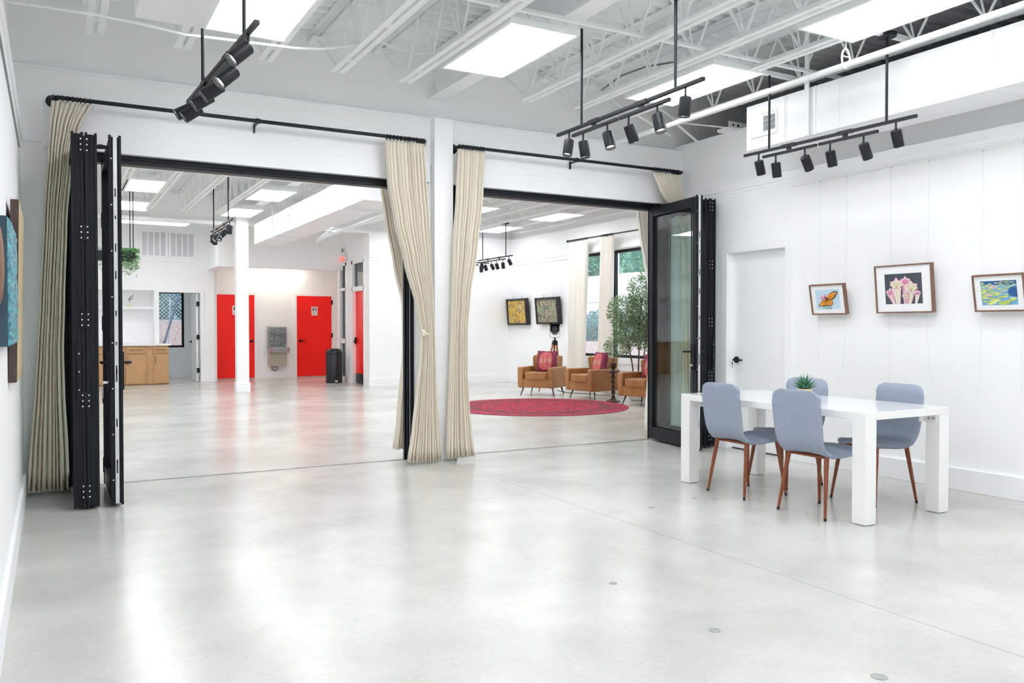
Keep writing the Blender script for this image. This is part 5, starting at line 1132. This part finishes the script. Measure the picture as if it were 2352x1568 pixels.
# potted olive tree
t = thing('potted_tree', 'tall leafy green tree in a white bowl by the lounge window', 'plant', (9.22, 11.93, 0)); X, Y = 9.22, 11.93
MB().lathe([(0.10, 0.0), (0.15, 0.03), (0.175, 0.10), (0.172, 0.17), (0.155, 0.205), (0.14, 0.205), (0.15, 0.16), (0.13, 0.15)], (X, Y, 0), 32).build('pot', 'stone_white', t, smooth=50)
MB().lathe([(0.135, 0.16), (0.06, 0.178), (0.001, 0.18)], (X, Y, 0), 20).build('soil', 'mulch', t, smooth=60)
g = random.Random(17); br = []
for k, (dx, dy, h) in enumerate(((-0.16, 0.10, 1.15), (0.02, -0.02, 1.5), (0.10, -0.14, 1.3))):
    b = Vector((X+0.03*(k-1), Y-0.02*(k-1), 0.17)); e = Vector((X+dx, Y+dy, h)); mid = b.lerp(e, 0.5)+Vector((0.02, 0.01*k, 0)); m = MB()
    m.tube([b, b.lerp(mid, 0.5), mid, mid.lerp(e, 0.5), e], [0.016, 0.015, 0.013, 0.011, 0.008], 10)
    for q in range(6):
        s = mid.lerp(e, g.random()); tip = s+Vector((g.uniform(-0.3, 0.3), g.uniform(-0.3, 0.3), g.uniform(0.25, 0.7))); m.tube([s, s.lerp(tip, 0.5)+Vector((0, 0, 0.03)), tip], [0.006, 0.005, 0.002], 6); br.append((s, tip))
    m.build('trunk', 'bark', t, smooth=50)
lobes = [((-0.30, 0.20, 0.98), 0.24, 0.20), ((-0.12, 0.10, 1.25), 0.30, 0.30), ((0.16, -0.12, 1.15), 0.28, 0.26), ((-0.20, 0.14, 1.60), 0.30, 0.30), ((0.10, -0.06, 1.62), 0.32, 0.30), ((0.02, -0.06, 1.98), 0.24, 0.26), ((0.12, -0.18, 2.25), 0.16, 0.24), ((0.30, -0.28, 1.45), 0.24, 0.32), ((0.22, -0.30, 1.95), 0.20, 0.26), ((0.22, -0.2, 2.5), 0.10, 0.2)]
m = MB()
def pk(g):
    L = g.choices(lobes, [l[1]**2*l[2] for l in lobes])[0]; d = Vector((g.gauss(0, 1), g.gauss(0, 1), g.gauss(0, 1))).normalized(); r = g.random()**0.4
    return (X+L[0][0]+d.x*L[1]*r, Y+L[0][1]+d.y*L[1]*r, L[0][2]+d.z*L[2]*r), (d.x+g.uniform(-0.6, 0.6), d.y+g.uniform(-0.6, 0.6), d.z*0.5+g.uniform(-0.6, 0.4))
leaves(m, 12500, pk, 0.047, g); m.build('foliage', 'leaf_olive', t)
# two dark framed paintings
def abstract(label, y0, y1, z0, z1, m_):
    W, H = y0-y1, z1-z0; t = thing('framed_painting', label, 'painting', (9.735, (y0+y1)/2, z0), 0, 'dark framed abstract paintings', local=True); t.rotation_euler = (0, -R(5), 0); h = W/2; f = 0.05; m = MB()
    m.box(-0.10, -h, 0, 0, -h+f, H); m.box(-0.10, h-f, 0, 0, h, H); m.box(-0.10, -h+f, 0, 0, h-f, f); m.box(-0.10, -h+f, H-f, 0, h-f, H); m.build('frame', 'frame_black', t, bevel=0.004)
    B(-0.08, -h+f, f, -0.07, h-f, H-f).build('canvas', m_, t)
    m = MB()
    for y in (-0.2, 0.2): m.cyl((-0.02, y, H), (-0.005, y, H+0.06), 0.004, n=6)
    m.build('hanger', 'grey_plastic', t)
abstract('dark framed painting of yellow and ochre swirls on the lounge wall', 17.55, 16.62, 1.375, 2.0, 'abstract_yellow')
abstract('dark framed painting of mixed green and brown strokes above the tripod lamp', 16.20, 15.25, 1.39, 1.99, 'abstract_green')

# ---------------------------------------------------------------- outdoors
struct('ground_outside', B(9.95, -8, -0.35, 60, 70, -0.10).box(-20, 23.6, -0.35, 9.95, 70, -0.10), 'mulch')
def chain_fence(label, a, b, z0, z1, step=0.085, posts=3, r=0.006):
    t = thing('chain_link_fence', label, 'fence', ((a[0]+b[0])/2, (a[1]+b[1])/2, z0)); a, b = Vector((*a, 0)), Vector((*b, 0)); L = (b-a).length; d = (b-a)/L; n = Vector((-d.y, d.x, 0)); H = z1-z0; m = MB()
    k = -H
    while k < L:
        for s in (1, -1):
            u0, u1 = max(0, k), min(L, k+H)
            if u1 - u0 > 0.02:
                v0, v1 = u0-k, u1-k
                if s < 0: v0, v1 = H-v0, H-v1
                p, q = a+d*u0+Vector((0, 0, z0+v0))+n*0.003*s, a+d*u1+Vector((0, 0, z0+v1))+n*0.003*s; m.tube([p, q], r, 4, cap=False)
        k += step
    w_ = m.build('wire_mesh', 'galv', t)
    for i in range(posts):
        p = a+d*(L*i/(posts-1)); MB().cyl(p+Vector((0, 0, -0.1)), p+Vector((0, 0, z1+0.05)), 0.03, n=10).build('post', 'galv', t, smooth=40)
    MB().tube([a+Vector((0, 0, z1)), b+Vector((0, 0, z1))], 0.02, 8).build('top_rail', 'galv', t, smooth=40)
chain_fence('chain link fence outside the lounge windows', (15.0, 12.0), (15.0, 26.5), 0.85, 2.10, posts=5, r=0.0032)
chain_fence('chain link fence outside the store room window', (-1.0, 25.5), (6.0, 25.5), 1.38, 3.2, posts=3, r=0.0065, step=0.11)
def shrub(label, cat, name, lobes, n, s, m_, seed, trunk=None, grp=None):
    g = random.Random(seed); c = lobes[0][0]; t = thing(name, label, cat, (c[0], c[1], -0.1), 0, grp); m = MB()
    def pk(g):
        L = g.choices(lobes, [l[1][0]*l[1][1]*l[1][2] for l in lobes])[0]; d = Vector((g.gauss(0, 1), g.gauss(0, 1), g.gauss(0, 1))).normalized(); r = g.random()**0.33
        return (L[0][0]+d.x*L[1][0]*r, L[0][1]+d.y*L[1][1]*r, L[0][2]+d.z*L[1][2]*r), (d.x+g.uniform(-0.8, 0.8), d.y+g.uniform(-0.8, 0.8), d.z+g.uniform(-0.8, 0.8))
    leaves(m, n, pk, s, g); m.build('foliage', m_, t)
    q = MB()
    for L in lobes: q.ball(L[0], 1.0, 14, 9, tuple(0.72*v for v in L[1]))
    q.build('inner_mass', m_, t, smooth=60)
    if trunk: MB().tube([(c[0], c[1], -0.15), (c[0]+0.1, c[1], trunk*0.5), (c[0], c[1]+0.1, trunk)], [0.2, 0.16, 0.08], 10).build('trunk', 'bark', t, smooth=40)
    return t
for i, (y, lab) in enumerate(((14.5, 'dark green hedge shrub behind the chain link fence, seen behind the potted tree'), (17.6, 'dark green hedge shrub behind the fence, hidden end of the row'), (20.4, 'dark green hedge shrub behind the fence in the wide lounge window'), (23.2, 'dark green hedge shrub behind the fence in the narrow lounge window'), (26.0, 'dark green hedge shrub at the far end of the fence'))):
    shrub(lab, 'hedge', 'hedge_shrub', [((16.6, y, 1.25), (1.0, 1.30, 0.62))], 5000, 0.12, 'hedge', 40+i, 0.6, 'hedge behind the fence')
m = MB(); m.grid([[(9.96, y, -0.15), (10.6, y, 0.15), (14.6, y, 0.85), (17.5, y, 0.88), (23.9, y, 0.2)] for y in (-8, 15, 30, 60)]); struct('ground_bank', m, 'mulch', fix=False)
m = MB(); m.grid([[(x, 23.58, -0.1), (x, 23.9, 0.3), (x, 25.4, 1.42), (x, 27.2, 1.55), (x, 34.0, 1.3)] for x in (-12, 0, 5, 9.9)]); struct('ground_slope', m, 'mulch', fix=False)
one('annex_wall', 'bright white building wall beyond the hedge outside the lounge windows', 'building', B(24, 16, -0.2, 24.4, 48, 3.9), 'white_ext')
for i, (x, y, m_, lab) in enumerate(((29, 29.5, 'treelight', 'bright green tree above the white wall in the wide lounge window'), (30, 36.2, 'treeleaf', 'bluish green tree above the white wall, right of the narrow ivory curtain'), (30, 42.9, 'treeleaf', 'bluish green tree above the white wall in the narrow lounge window'), (31, 49.6, 'treeleaf', 'bluish green tree above the white wall, farthest along'))):
    shrub(lab, 'tree', 'leafy_tree', [((x, y, 6.5), (3.2, 2.95, 3.2)), ((x-0.5, y+0.9, 4.6), (2.5, 2.0, 2.2)), ((x, y-0.8, 8.0), (2.4, 2.1, 2.2))], 17000, 0.20, m_, 60+i, 5.0, 'trees beyond the white wall')
shrub('dark teal bush behind the store room fence', 'bush', 'leafy_bush', [((3.0, 28.4, 2.9), (5.5, 0.9, 2.3))], 9000, 0.26, 'hedge', 80, 1.9)
t = thing('garden_shovel', 'pale shaft shovel leaning outside the store room window', 'shovel', (2.80, 24.3, 1.4))
MB().cyl((2.76, 24.35, -0.05), (2.845, 24.3, 2.14), 0.017, n=10).build('shaft', 'shaft', t, smooth=40)
MB().tube([(2.845, 24.3, 2.10), (2.80, 24.3, 2.22), (2.85, 24.3, 2.235), (2.90, 24.3, 2.22), (2.848, 24.3, 2.10)], 0.014, 8).build('d_handle', 'bluegrey_pole', t, smooth=40)
MB().prism([(-0.10, 0.0), (0.10, 0.0), (0.09, -0.2), (0, -0.3), (-0.09, -0.2)], lambda u, v, q: (2.755+u, q, 0.24+v), 24.345, 24.352).build('blade', 'bluegrey_pole', t)
t = thing('leaning_brace', 'thick blue-grey pole leaning across the store room window outside', 'pole', (2.9, 24.25, 0.5))
MB().cyl((2.60, 24.25, 0.62), (3.12, 24.25, 2.45), 0.035, n=12).build('pole', 'bluegrey_pole', t, smooth=40)
MB().cyl((2.66, 24.25, 0.95), (3.25, 24.25, -0.12), 0.025, n=10).build('strut', 'bluegrey_pole', t, smooth=40); MB().cyl((2.62, 24.25, 0.7), (2.55, 24.25, -0.12), 0.03, n=10).build('foot', 'bluegrey_pole', t, smooth=40)
